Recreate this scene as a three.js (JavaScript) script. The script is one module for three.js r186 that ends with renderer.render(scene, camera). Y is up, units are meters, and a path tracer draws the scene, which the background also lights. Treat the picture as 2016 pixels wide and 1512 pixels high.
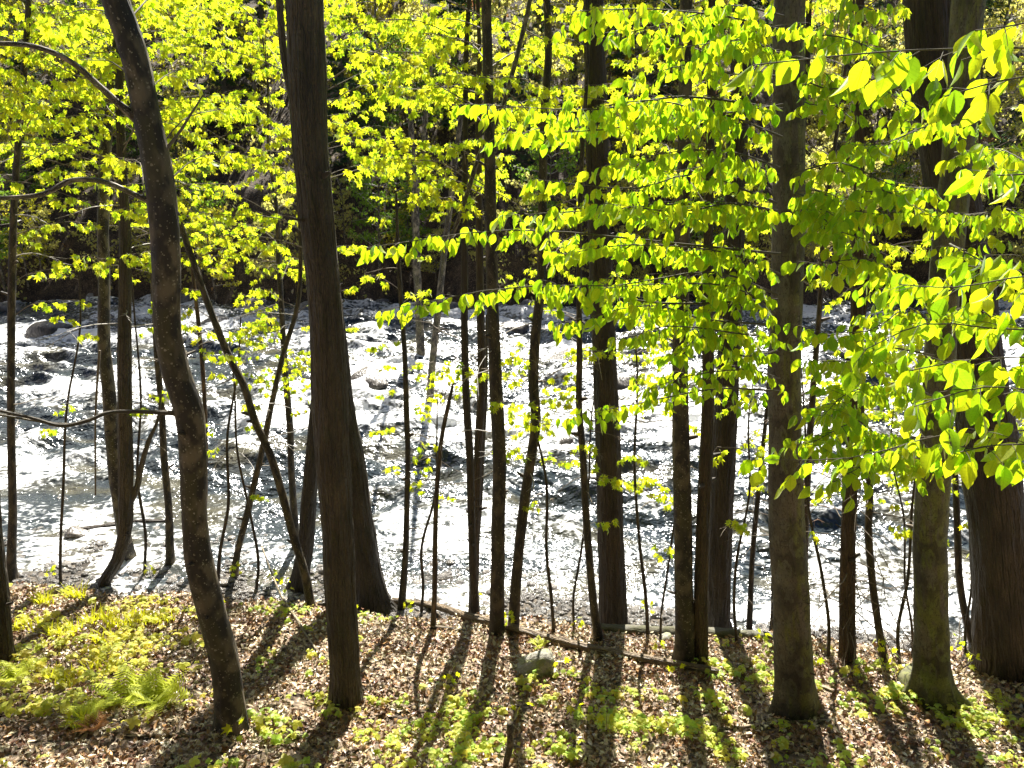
import * as THREE from 'three';
import { Sky } from 'three/addons/objects/Sky.js';
import { ImprovedNoise } from 'three/addons/math/ImprovedNoise.js';
import { mergeGeometries, mergeVertices } from 'three/addons/utils/BufferGeometryUtils.js';

/* ------------------------------------------------------------------ camera, sky, sun, exposure */
const V = (x, y, z) => new THREE.Vector3(x, y, z);
const rad = (a) => a * Math.PI / 180;
const scene = new THREE.Scene();
const FOCAL = 1456, PITCH = rad(18), EYE = V(0, 8, 0);           // the photograph is 2016 x 1512 pixels
const camera = new THREE.PerspectiveCamera(2 * Math.atan(756 / FOCAL) * 180 / Math.PI, 4 / 3, 0.1, 600);
camera.position.copy(EYE);
camera.rotation.set(-PITCH, 0, 0);
scene.add(camera);

const SUN_UP = rad(46), SUN_TURN = rad(4.5);
const sunDir = V(Math.sin(SUN_TURN) * Math.cos(SUN_UP), Math.sin(SUN_UP), -Math.cos(SUN_TURN) * Math.cos(SUN_UP));
const sky = new Sky();
sky.name = 'sky';
sky.scale.setScalar(400);
sky.userData.kind = 'structure';
sky.material.uniforms.turbidity.value = 2;
sky.material.uniforms.rayleigh.value = 0.35;
sky.material.uniforms.mieCoefficient.value = 0.004;
sky.material.uniforms.sunPosition.value.copy(sunDir);
scene.add(sky);
scene.environmentIntensity = 0.1;

const sun = new THREE.DirectionalLight(new THREE.Color(1, 0.95, 0.86), 5);
sun.position.copy(sunDir).multiplyScalar(120);
sun.castShadow = true;
Object.assign(sun.shadow.camera, { left: -60, right: 60, top: 60, bottom: -60, near: 1, far: 300 });
sun.shadow.mapSize.set(4096, 4096);
scene.add(sun, sun.target);

const renderer = new THREE.WebGLRenderer({ antialias: true });
renderer.toneMapping = THREE.LinearToneMapping;
renderer.toneMappingExposure = 4.1;
renderer.shadowMap.enabled = true;

/* ------------------------------------------------------------------ helpers */
let seed = 12345;
function reseed(s) { seed = s >>> 0; }
function rnd() { seed = (seed + 0x6D2B79F5) | 0; let t = Math.imul(seed ^ (seed >>> 15), 1 | seed); t = (t + Math.imul(t ^ (t >>> 7), 61 | t)) ^ t; return ((t ^ (t >>> 14)) >>> 0) / 4294967296; }
const rr = (a, b) => a + (b - a) * rnd();
const perlin = new ImprovedNoise();
const N3 = (x, y, z) => perlin.noise(x + 37.3, y + 11.7, z + 71.1);
const clamp = (v, a = 0, b = 1) => Math.min(b, Math.max(a, v));
const smooth = (a, b, v) => { const t = clamp((v - a) / (b - a)); return t * t * (3 - 2 * t); };
const mixv = (a, b, t) => a + (b - a) * t;
const UPV = V(0, 1, 0);
const cp = Math.cos(PITCH), sp = Math.sin(PITCH);
function ray(px, py) { const u = (px - 1008) / FOCAL, v = (756 - py) / FOCAL; return V(u, v * cp - sp, -v * sp - cp); }
function at(px, py, d) { const r = ray(px, py); return r.multiplyScalar(d / -r.z).add(EYE); }        // the point of that ray which lies d metres off
function depthOf(p) { return -(p.y - EYE.y) * sp - (p.z - EYE.z) * cp; }
function toPixel(p) { const w = depthOf(p), y = (p.y - EYE.y) * cp - (p.z - EYE.z) * sp; return [1008 + FOCAL * p.x / w, 756 - FOCAL * y / w, w]; }

const used = new Map();
function numbered(name) { const n = used.get(name) || 0; used.set(name, n + 1); return n ? `${name}_${String(n).padStart(3, '0')}` : name; }
function tag(o, label, category, group, kind) {
  o.userData.label = label; if (category) o.userData.category = category;
  if (group) o.userData.group = group;
  if (kind) o.userData.kind = kind;
  return o;
}
function base(name, p) { const g = new THREE.Group(); g.name = numbered(name); g.position.copy(p); scene.add(g); return g; }
function mesh(name, geo, mat, parent) {
  const m = new THREE.Mesh(geo, mat); m.name = name; m.castShadow = m.receiveShadow = true; parent.add(m); return m;
}
function partOf(root, name, geo, mat) { geo.translate(-root.position.x, -root.position.y, -root.position.z); return mesh(name, geo, mat, root); }

/* ------------------------------------------------------------------ textures that tile */
function hash(x, y, s) { let h = Math.imul(x, 374761393) + Math.imul(y, 668265263) + Math.imul(s, 2147483647 ^ 0x5bd1e995); h = Math.imul(h ^ (h >>> 13), 1274126177); return ((h ^ (h >>> 16)) >>> 0) / 4294967296; }
function vn(x, y, px, py, s) {                                        // value noise with a period
  const xi = Math.floor(x), yi = Math.floor(y), fx = x - xi, fy = y - yi, m = (a, n) => ((a % n) + n) % n;
  const u = fx * fx * (3 - 2 * fx), w = fy * fy * (3 - 2 * fy), x0 = m(xi, px), x1 = m(xi + 1, px), y0 = m(yi, py), y1 = m(yi + 1, py);
  return mixv(mixv(hash(x0, y0, s), hash(x1, y0, s), u), mixv(hash(x0, y1, s), hash(x1, y1, s), u), w);
}
function fbm(x, y, px, py, s, oct = 4) { let a = 0.5, t = 0, n = 0; for (let i = 0; i < oct; i++) { t += a * vn(x, y, px, py, s + i * 7); n += a; a *= 0.5; x *= 2; y *= 2; px *= 2; py *= 2; } return t / n; }
const enc = (c) => Math.round(255 * clamp(c <= 0.0031308 ? 12.92 * c : 1.055 * Math.pow(c, 1 / 2.4) - 0.055));
function texture(w, h, fn, colour, repeat = true) {
  const data = new Uint8Array(w * h * 4);
  for (let y = 0; y < h; y++) for (let x = 0; x < w; x++) {
    const c = fn(x / w, y / h), i = (y * w + x) * 4;
    if (colour) { data[i] = enc(c[0]); data[i + 1] = enc(c[1]); data[i + 2] = enc(c[2]); }
    else data[i] = data[i + 1] = data[i + 2] = Math.round(255 * clamp(c));
    data[i + 3] = 255;
  }
  const t = new THREE.DataTexture(data, w, h);
  t.magFilter = THREE.LinearFilter; t.minFilter = THREE.LinearMipmapLinearFilter; t.generateMipmaps = true;
  t.wrapS = t.wrapT = repeat ? THREE.RepeatWrapping : THREE.ClampToEdgeWrapping;
  if (colour) t.colorSpace = THREE.SRGBColorSpace;
  t.needsUpdate = true;
  return t;
}
const mix3 = (a, b, t) => [mixv(a[0], b[0], t), mixv(a[1], b[1], t), mixv(a[2], b[2], t)];

// bark with long upright fissures; one tile is 0.6 m round the trunk and 1.2 m up
const furrowAt = (u, v) => { const w = fbm(u * 8, v * 8, 8, 8, 3, 3); const r = 1 - Math.abs(2 * vn(u * 22 + w * 1.1, v * 3 + w * 0.6, 22, 3, 21) - 1); const f = 0.65 * vn(u * 64, v * 9, 64, 9, 33) + 0.35 * vn(u * 50, v * 50, 50, 50, 35); return clamp(0.7 * Math.pow(1 - r, 0.7) + 0.55 * (f - 0.35)); };
const furrowBump = texture(512, 1024, furrowAt, false);
const furrowMap = texture(512, 1024, (u, v) => {
  const p = fbm(u * 3, v * 4, 3, 4, 55, 4), g = smooth(0.56, 0.72, fbm(u * 5, v * 6, 5, 6, 77, 4));
  return mix3(mix3([0.05, 0.041, 0.029], [0.19, 0.16, 0.115], clamp(0.15 + 0.5 * vn(u * 70, v * 8, 70, 8, 143) + 0.5 * (p - 0.3))), [0.09, 0.095, 0.035], g * 0.5);
}, true);
// speckled bark: dark and grey blotches with pale lichen dots
const speckAt = (u, v) => 0.5 * fbm(u * 9, v * 12, 9, 12, 5, 5) + 0.5 * vn(u * 46, v * 30, 46, 30, 8);
const speckBump = texture(512, 1024, speckAt, false);
const dots = (u, v, nx, ny, s, keep, size) => {
  let best = 0;
  const cx = Math.floor(u * nx), cy = Math.floor(v * ny);
  for (let j = -1; j <= 1; j++) for (let i = -1; i <= 1; i++) {
    const x = ((cx + i) % nx + nx) % nx, y = ((cy + j) % ny + ny) % ny;
    if (hash(x, y, s) > keep) continue;
    const dx = u * nx - (cx + i + hash(x, y, s + 1)), dy = v * ny - (cy + j + hash(x, y, s + 2)), r = size * (0.4 + 0.9 * hash(x, y, s + 3));
    best = Math.max(best, smooth(r, r * 0.65, Math.hypot(dx, dy) + 0.5 * (fbm(u * 60, v * 60, 60, 60, 9, 2) - 0.5)));
  }
  return best;
};
const speckMap = texture(512, 1024, (u, v) => {
  const p = fbm(u * 3, v * 5, 3, 5, 15, 5), q = fbm(u * 14, v * 16, 14, 16, 19, 3);
  let c = mix3([0.026, 0.02, 0.013], [0.20, 0.168, 0.118], smooth(0.42, 0.58, p * 0.72 + q * 0.28));
  c = mix3(c, [0.085, 0.08, 0.022], smooth(0.55, 0.66, fbm(u * 4, v * 4, 4, 4, 41, 4)) * 0.6);
  return mix3(c, [0.40, 0.38, 0.31], Math.max(dots(u, v, 22, 44, 3, 0.14, 0.26), dots(u, v, 44, 80, 31, 0.12, 0.3)) * (0.55 + 0.6 * fbm(u * 7, v * 9, 7, 9, 47, 3)));
}, true);
// smooth grey bark with fine cross marks and blotches
const smoothAt = (u, v) => 0.55 * fbm(u * 10, v * 34, 10, 34, 61, 4) + 0.45 * (1 - Math.pow(Math.abs(2 * vn(u * 7, v * 22, 7, 22, 63) - 1), 0.4));
const smoothBump = texture(512, 1024, smoothAt, false);
const smoothMap = texture(512, 1024, (u, v) => {
  const p = fbm(u * 4, v * 7, 4, 7, 71, 5), crack = smooth(0.045, 0.0, Math.abs(vn(u * 9 + p, v * 24, 9, 24, 73) - 0.5)) * smooth(0.45, 0.6, fbm(u * 5, v * 6, 5, 6, 79, 3));
  const c = mix3([0.085, 0.066, 0.043], [0.22, 0.185, 0.13], smooth(0.3, 0.7, p));
  const split = smooth(0.06, 0.0, Math.abs(vn(u * 24 + p * 2, v * 8 + p, 24, 8, 85) - 0.5)) * smooth(0.42, 0.52, fbm(u * 6, v * 8, 6, 8, 87, 3)), pit = smooth(0.74, 0.86, vn(u * 80, v * 110, 80, 110, 89));
  const pale = smooth(0.55, 0.60, fbm(u * 7, v * 9, 7, 9, 93, 4)), grain = 0.72 + 0.56 * fbm(u * 40, v * 60, 40, 60, 97, 3);
  let k = mix3(c, [0.27, 0.26, 0.2], pale * 0.55); k = mix3(k, [0.022, 0.016, 0.010], Math.max(crack * 0.9, split * 0.8, pit * 0.6));
  return mix3([k[0] * grain, k[1] * grain, k[2] * grain], [0.36, 0.34, 0.28], dots(u, v, 16, 32, 83, 0.14, 0.22) * 0.6);
}, true);
// forest soil and crumbled litter
const soilMap = texture(1024, 1024, (u, v) => {
  const a = fbm(u * 8, v * 8, 8, 8, 91, 6), b = fbm(u * 60, v * 60, 60, 60, 95, 3);
  return mix3(mix3([0.05, 0.036, 0.024], [0.20, 0.145, 0.095], smooth(0.3, 0.7, a * 0.5 + b * 0.5)), [0.34, 0.26, 0.18], smooth(0.66, 0.74, b));
}, true);
const soilBump = texture(512, 512, (u, v) => fbm(u * 30, v * 30, 30, 30, 99, 4), false);
const mossMap = texture(512, 512, (u, v) => { const a = fbm(u * 6, v * 6, 6, 6, 101, 5), b = fbm(u * 50, v * 50, 50, 50, 103, 3); return mix3(mix3([0.12, 0.115, 0.09], [0.30, 0.28, 0.23], b), [0.15, 0.16, 0.05], smooth(0.5, 0.6, a) * 0.7); }, true);
const stoneMap = texture(512, 512, (u, v) => { const a = fbm(u * 6, v * 6, 6, 6, 111, 5), b = fbm(u * 60, v * 60, 60, 60, 113, 3); return mix3([0.09, 0.082, 0.075], [0.27, 0.25, 0.225], smooth(0.25, 0.75, a * 0.6 + b * 0.4)); }, true);
const stoneBump = texture(512, 512, (u, v) => fbm(u * 14, v * 14, 14, 14, 117, 5), false);

function std(o) { return new THREE.MeshStandardMaterial({ vertexColors: true, roughness: 0.72, ...o }); }
const M = {
  furrow: std({ map: furrowMap, bumpMap: furrowBump, bumpScale: 0.08 }),
  speck: std({ map: speckMap, bumpMap: speckBump, bumpScale: 0.008 }),
  smooth: std({ map: smoothMap, bumpMap: smoothBump, bumpScale: 0.014 }),
  soil: std({ map: soilMap, bumpMap: soilBump, bumpScale: 0.03, roughness: 0.95 }),
  moss: std({ map: mossMap, bumpMap: stoneBump, bumpScale: 0.02 }),
  stone: std({ map: stoneMap, bumpMap: stoneBump, bumpScale: 0.02, roughness: 0.55, vertexColors: false }),
  wet: std({ map: stoneMap, bumpMap: stoneBump, bumpScale: 0.012, roughness: 0.2, vertexColors: false }),
  boulder: std({ map: stoneMap, bumpMap: stoneBump, bumpScale: 0.03, roughness: 0.35, vertexColors: false, color: new THREE.Color(0.45, 0.42, 0.38) }),
  twig: std({ color: new THREE.Color(0.12, 0.095, 0.065), roughness: 0.85, vertexColors: false }),
  paleTwig: std({ color: new THREE.Color(0.34, 0.31, 0.27), roughness: 0.6, vertexColors: false }),
  redTwig: std({ color: new THREE.Color(0.20, 0.11, 0.055), roughness: 0.6, vertexColors: false }),
  greenTwig: std({ color: new THREE.Color(0.07, 0.06, 0.03), roughness: 0.85, vertexColors: false }),
};
function leafMat(r, g, b, through = 0.62, gloss = 0.35) {
  return new THREE.MeshPhysicalMaterial({ color: new THREE.Color(r, g, b), roughness: 1, transmission: through, thickness: 0, clearcoat: gloss, clearcoatRoughness: 0.38, side: THREE.DoubleSide, specularIntensity: 0.4 });
}

/* ------------------------------------------------------------------ tubes: trunks, branches, twigs, logs */
function frames(pts) {                                               // parallel transport along a polyline
  const out = []; let n = null;
  for (let i = 0; i < pts.length; i++) {
    const t = pts[Math.min(i + 1, pts.length - 1)].clone().sub(pts[Math.max(i - 1, 0)]).normalize();
    if (!n) n = Math.abs(t.z) < 0.9 ? V(0, 0, 1) : V(1, 0, 0);
    n = n.clone().addScaledVector(t, -n.dot(t)).normalize();
    out.push([t, n, t.clone().cross(n)]);
  }
  return out;
}
function tube(pts, radii, sides, o = {}) {
  const fr = frames(pts), pos = [], uv = [], col = [], idx = []; let run = o.v0 || 0;
  for (let i = 0; i < pts.length; i++) {
    if (i) run += pts[i].distanceTo(pts[i - 1]);
    const [, n, b] = fr[i];
    for (let k = 0; k <= sides; k++) {
      const a = (k % sides) / sides * Math.PI * 2, ca = Math.cos(a), sa = Math.sin(a), r = radii[i] * (o.shape ? o.shape(ca, sa, i, pts[i]) : 1);
      pos.push(pts[i].x + (n.x * ca + b.x * sa) * r, pts[i].y + (n.y * ca + b.y * sa) * r, pts[i].z + (n.z * ca + b.z * sa) * r);
      const round = Math.max(1, Math.round(radii[0] * 2 * Math.PI / (o.tileU || 0.6)));
      uv.push(k / sides * round, run / (o.tileV || 1.2));
      const c = o.tint ? o.tint(n.x * ca + b.x * sa, n.z * ca + b.z * sa, pts[i], a) : [1, 1, 1];
      col.push(...c);
    }
    if (i) for (let k = 0; k < sides; k++) { const q = i * (sides + 1) + k, p = q - sides - 1; idx.push(p, p + 1, q, q, p + 1, q + 1); }
  }
  if (o.cap) for (const e of [0, pts.length - 1]) {
    const c = pos.length / 3; pos.push(...pts[e].toArray()); uv.push(0, 0); col.push(...(o.capTint || [1, 1, 1]));
    for (let k = 0; k < sides; k++) { const q = e * (sides + 1) + k; e ? idx.push(q, q + 1, c) : idx.push(q + 1, q, c); }
  }
  const g = new THREE.BufferGeometry();
  g.setAttribute('position', new THREE.Float32BufferAttribute(pos, 3));
  g.setAttribute('uv', new THREE.Float32BufferAttribute(uv, 2));
  g.setAttribute('color', new THREE.Float32BufferAttribute(col, 3));
  g.setIndex(idx);
  g.computeVertexNormals();
  // the two seam columns share their normals
  const nn = g.attributes.normal;
  for (let i = 0; i < pts.length; i++) {
    const p = i * (sides + 1), q = p + sides, x = nn.getX(p) + nn.getX(q), y = nn.getY(p) + nn.getY(q), z = nn.getZ(p) + nn.getZ(q), l = Math.hypot(x, y, z) || 1;
    nn.setXYZ(p, x / l, y / l, z / l); nn.setXYZ(q, x / l, y / l, z / l);
  }
  return g;
}
function along(points, n) { const c = new THREE.CatmullRomCurve3(points, false, 'centripetal'), out = []; for (let i = 0; i <= n; i++) out.push(c.getPoint(i / n)); return out; }
const lerpList = (list, t) => { const f = t * (list.length - 1), i = Math.min(list.length - 2, Math.floor(f)); return mixv(list[i], list[i + 1], f - i); };

/* ------------------------------------------------------------------ the ground and the river */
const edgeD = (x) => 10.25 - 0.115 * x + 0.3 * N3(x * 0.5, 3.1, 0) + 0.12 * N3(x * 1.7, 8.1, 0);    // where the near bank ends
const barD = (x) => Math.max(edgeD(x) + 0.7, 13.5 - 0.29 * x + 0.7 * N3(x * 0.45, 9.3, 0) + 0.25 * N3(x * 1.6, 4.4, 0));   // where the cobbles run out under the river
const farD = (x) => 38.5 + 4.5 * N3(x * 0.11, 5.5, 0) + 1.6 * N3(x * 0.37, 2.5, 0);
function groundH(x, z) {
  const d = -z, s = edgeD(x) - d, rough = 0.10 * N3(x * 0.7, d * 0.7, 1) + 0.05 * N3(x * 2.1, d * 2.1, 4) + 0.02 * N3(x * 6, d * 6, 9);
  if (s > 0) return 0.62 + 0.31 * Math.min(s, 12) + 0.6 * Math.max(0, 4.5 - Math.max(d, -1)) + rough;
  const w = barD(x) - edgeD(x), near = s > -0.5 ? mixv(0.62, 0.03, smooth(0, 0.5, -s)) : s > -w ? mixv(0.03, -0.13, (-s - 0.5) / (w - 0.5)) + 0.5 * rough : -0.13 + (s + w) * 0.45;
  const bed = -1.1 + 0.25 * N3(x * 0.5, d * 0.5, 7), e = d - farD(x);
  const far = e < 0 ? -1.4 + 0.5 * Math.max(e + 3, -3) : Math.min(0.1 + Math.min(e, 5) * 0.9 + Math.max(0, e - 5) * 0.66, 42) + 0.9 * N3(x * 0.12, d * 0.12, 3) + 0.35 * N3(x * 0.5, d * 0.5, 6);
  return Math.max(near + rough * 0.3, bed, far);
}
const surfaceH = (x, z) => Math.max(groundH(x, z), 0);
function onGround(px, py, water = true) {
  const r = ray(px, py); let t = 1;
  for (; t < 120; t += 0.03) { const x = EYE.x + r.x * t, y = EYE.y + r.y * t, z = EYE.z + r.z * t; if (y < (water ? surfaceH(x, z) : groundH(x, z))) break; }
  return V(EYE.x + r.x * t, EYE.y + r.y * t, EYE.z + r.z * t);
}
function axis(stops) { const out = []; for (let i = 0; i < stops.length - 1; i++) { const [a, step] = stops[i], b = stops[i + 1][0], n = Math.max(1, Math.round((b - a) / step)); for (let k = 0; k < n; k++) out.push(a + (b - a) * k / n); } out.push(stops[stops.length - 1][0]); return out; }
function sheet(xs, ds, height, uvOf, tint) {
  const pos = [], uv = [], col = [], idx = [], w = xs.length;
  for (const d of ds) for (const x of xs) { const y = height(x, -d); pos.push(x, y, -d); uv.push(...uvOf(x, d)); if (tint) col.push(...tint(x, d, y)); }
  for (let j = 0; j < ds.length - 1; j++) for (let i = 0; i < w - 1; i++) { const a = j * w + i; idx.push(a, a + 1, a + w, a + 1, a + w + 1, a + w); }
  const g = new THREE.BufferGeometry();
  g.setAttribute('position', new THREE.Float32BufferAttribute(pos, 3));
  g.setAttribute('uv', new THREE.Float32BufferAttribute(uv, 2));
  if (tint) g.setAttribute('color', new THREE.Float32BufferAttribute(col, 3));
  g.setIndex(idx); g.computeVertexNormals();
  return g;
}
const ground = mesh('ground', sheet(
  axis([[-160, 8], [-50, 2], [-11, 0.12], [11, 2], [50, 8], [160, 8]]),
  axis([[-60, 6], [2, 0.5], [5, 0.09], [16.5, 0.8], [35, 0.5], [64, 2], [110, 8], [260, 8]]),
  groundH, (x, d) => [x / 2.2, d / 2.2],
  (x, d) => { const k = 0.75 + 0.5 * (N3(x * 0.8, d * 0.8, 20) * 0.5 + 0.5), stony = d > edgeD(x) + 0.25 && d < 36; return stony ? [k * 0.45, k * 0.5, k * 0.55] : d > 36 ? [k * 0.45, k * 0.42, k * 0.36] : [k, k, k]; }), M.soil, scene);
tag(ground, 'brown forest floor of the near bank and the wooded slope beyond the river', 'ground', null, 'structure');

// standing waves and chop; the same field gives the foam its place
const rocksInRiver = [[735, 752, 1.5, 0.55], [640, 590, 1.6, 0.7], [1235, 752, 1.0, 0.35], [1112, 872, 0.55, 0.3], [90, 655, 1.6, 0.5], [860, 760, 0.9, 0.4], [560, 820, 0.8, 0.25], [1690, 700, 1.3, 0.5], [1120, 715, 1.4, 0.5], [420, 640, 1.2, 0.45], [1000, 655, 1.5, 0.5], [150, 1050, 0.42, 0.3]]
  .map(([px, py, r, h]) => ({ p: onGround(px, py), r, h }));
function swell(x, d) {
  const wx = x * 0.33 + 0.5 * N3(x * 0.2, d * 0.3, 31), wd = d * 0.62 + 0.5 * N3(x * 0.25, d * 0.25, 33);
  return 1 - Math.abs(N3(wx, wd, 35)) * 2.2;
}
function waterH(x, z) {
  const d = -z;
  let h = 0.28 * (swell(x, d) - 0.45) + 0.26 * N3(x * 0.55 + 3, d * 0.95, 47);
  h += 0.11 * (1 - 2.2 * Math.abs(N3(x * 0.9, d * 1.5, 41))) + 0.06 * N3(x * 2.4 + N3(x, d, 2), d * 3.2, 43) + 0.04 * N3(x * 5.5, d * 7, 45);
  for (const q of rocksInRiver) { const r2 = ((x - q.p.x) ** 2 + (d + q.p.z) ** 2) / (q.r * q.r); if (r2 < 9) h += q.h * 0.18 * Math.exp(-r2 * 1.1) ; }
  return h * (0.16 + 0.84 * smooth(-1.2, 2.0, d - barD(x))) - 0.01;
}
const foamMap = (() => {
  const X0 = -36, X1 = 36, D0 = 9, D1 = 43;
  const f = (u, v) => {
    const x = mixv(X0, X1, u), d = mixv(D0, D1, v);
    const patch = N3(x * 0.16, d * 0.28, 51) * 1.5 + 0.6 * N3(x * 0.5, d * 0.9, 53) + 0.25 * smooth(19, 12, d) * smooth(-5, 0, x);
    const crest = swell(x, d) - 0.55, lace = 1 - Math.abs(N3(x * 2.6 + N3(x, d, 6), d * 4.6, 55)) * 3.0, fine = N3(x * 9, d * 12, 57), tiny = N3(x * 22, d * 26, 59);
    const s = patch * 0.5 * (1 + 0.7 * smooth(14, 18, d)) + crest * 0.7 + 0.5 * N3(x * 0.55 + 3, d * 0.95, 47) + lace * 0.42 + fine * 0.6 + tiny * 0.3 - 0.2 * smooth(2.5, 0, d - barD(x)) * smooth(0, -4, x);
    let near = 0; for (const q of rocksInRiver) { const r = Math.hypot(x - q.p.x, (d + q.p.z) * 1.2) / q.r; if (r < 2.4) near = Math.max(near, smooth(2.4, 0.9, r)); }
    return smooth(0.14, 0.8, s + near * 0.3);
  };
  const W = 2048, H = 1024, a = new Float32Array(W * H);
  for (let y = 0; y < H; y++) for (let x = 0; x < W; x++) a[y * W + x] = f((x + 0.5) / W, (y + 0.5) / H);
  const get = (u, v) => a[Math.min(H - 1, Math.floor(v * H)) * W + Math.min(W - 1, Math.floor(u * W))];
  return {
    X0, X1, D0, D1,
    colour: texture(W, H, (u, v) => { const k = get(u + 1e-6, v + 1e-6); const b = fbm(u * 40, v * 40, 40, 40, 121, 3); return mix3(mix3([0.026, 0.034, 0.038], [0.07, 0.066, 0.045], smooth(0.45, 0.7, b)), [0.78, 0.79, 0.78], k * 0.94); }, true, false),
    rough: texture(W / 2, H / 2, (u, v) => 0.17 + 0.4 * get(u + 1e-6, v + 1e-6), false, false),
  };
})();
const rippleBump = texture(1024, 1024, (u, v) => { const a = fbm(u * 9, v * 14, 9, 14, 131, 5), b = 1 - Math.abs(2 * fbm(u * 14, v * 22, 14, 22, 137, 4) - 1); return 0.5 * a + 0.5 * b; }, false);
rippleBump.repeat.set(24, 11.33);
const river = mesh('river', sheet(
  axis([[-36, 0.16], [-20, 0.1], [20, 0.16], [36, 1]]), axis([[9, 0.07], [22, 0.1], [43, 1]]),
  waterH, (x, d) => [(x - foamMap.X0) / 72, (d - foamMap.D0) / 34]),
  new THREE.MeshStandardMaterial({ map: foamMap.colour, roughnessMap: foamMap.rough, roughness: 1, bumpMap: rippleBump, bumpScale: 0.09 }), scene);
tag(river, 'fast shallow river with white water and foam glittering in the sun', 'river', null, 'structure');
const sideWater = (name, x0, x1) => { const g = sheet(axis([[x0, 0.8], [x1, 1]]), axis([[4, 0.8], [43, 1]]), (x, z) => waterH(x, z) - 0.03, (x, d) => [x / 3, d / 3]); return g; };
mesh('river_reach', mergeGeometries([sideWater('', -120, -36), sideWater('', 36, 120)]), new THREE.MeshStandardMaterial({ color: new THREE.Color(0.12, 0.14, 0.14), roughness: 0.25, bumpMap: stoneBump, bumpScale: 0.1 }), river);

/* ------------------------------------------------------------------ leaves */
const veinMap = texture(128, 256, (u, v) => {
  const x = Math.abs(u - 0.5) * 2, side = Math.abs(((v * 9 - x * 1.3) % 1 + 1) % 1 - 0.5) * 2, rib = smooth(0.07, 0.02, x), k = smooth(0.80, 0.97, side) * 0.7;
  const b = fbm(u * 5, v * 8, 5, 8, 151, 4), spot = smooth(0.73, 0.8, fbm(u * 9, v * 14, 9, 14, 157, 3));
  return mix3(mix3([0.98 + 0.3 * (b - 0.5), 0.99 + 0.2 * (b - 0.5), 0.9], [0.72, 0.80, 0.5], Math.max(rib, k)), [0.55, 0.42, 0.2], spot * 0.6);
}, true);
function geoFrom(pos, idx) {
  const g = new THREE.BufferGeometry();
  g.setAttribute('position', new THREE.Float32BufferAttribute(pos, 3));
  g.setIndex(idx); g.computeVertexNormals();
  return g;
}
function ovateLeaf(fold, bend, wide, tip) {                          // hangs from the origin, tip at y = -1
  const ts = [0, 0.1, 0.28, 0.5, 0.7, 0.86, 1], ws = [0.01, 0.15, 0.26, 0.30, 0.24, 0.115, 0.0].map((w) => w * wide), pos = [], idx = [];
  ts.forEach((t, i) => { const zb = -bend * t * t + tip * Math.max(0, t - 0.8); for (const s of [-1, 0, 1]) pos.push(s * ws[i] * Math.cos(fold), -t * (1 - 0.12 * Math.abs(bend)), zb + Math.abs(s) * ws[i] * Math.sin(fold)); });
  for (let i = 0; i < ts.length - 1; i++) for (const k of [0, 1]) { const a = i * 3 + k; idx.push(a, a + 3, a + 1, a + 1, a + 3, a + 4); }
  const g = geoFrom(pos, idx); g.setAttribute('uv', new THREE.Float32BufferAttribute(ts.flatMap((t) => [0.02, t, 0.5, t, 0.98, t]), 2)); return g;
}
function lobedLeaf(droop, fold, seed0) {                             // maple: petiole, then five lobes
  const out = [[180, 0.16], [152, 0.42], [128, 0.34], [100, 0.66], [72, 0.36], [46, 0.80], [22, 0.44], [0, 0.92]];
  const pos = [0, -0.34, 0], idx = [], ring = [];
  for (const s of [1, -1]) for (const [a, r] of s > 0 ? out : [...out].reverse().slice(1, -1)) ring.push([s * a, r * (0.92 + 0.16 * hash(Math.round(a), s + 3, seed0))]);
  for (const [a, r] of ring) { const x = Math.sin(rad(a)) * r * 0.62, y = -0.34 - Math.cos(rad(a)) * r * 0.66; pos.push(x, y, Math.abs(x) * fold - droop * r * r); }
  for (let i = 0; i < ring.length; i++) idx.push(0, 1 + i, 1 + (i + 1) % ring.length);
  const b = pos.length / 3; pos.push(-0.012, 0, 0, 0.012, 0, 0, 0, -0.36, 0); idx.push(b, b + 1, b + 2);   // petiole
  const g = geoFrom(pos, idx), uv = []; for (let i = 0; i < pos.length; i += 3) uv.push(pos[i] + 0.5, -pos[i + 1]); g.setAttribute('uv', new THREE.Float32BufferAttribute(uv, 2));
  return g;
}
function leafClump(n, size, spread, make) {                          // a handful of small leaves for far trees
  const list = [];
  for (let i = 0; i < n; i++) { const g = make(i).clone(); g.scale(size, size, size); g.rotateX(rr(-0.9, 0.9)); g.rotateY(rr(0, 6.28)); g.translate(rr(-spread, spread), rr(-spread, spread) * 0.5, rr(-spread, spread)); list.push(g); }
  return mergeGeometries(list);
}
reseed(77);
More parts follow.
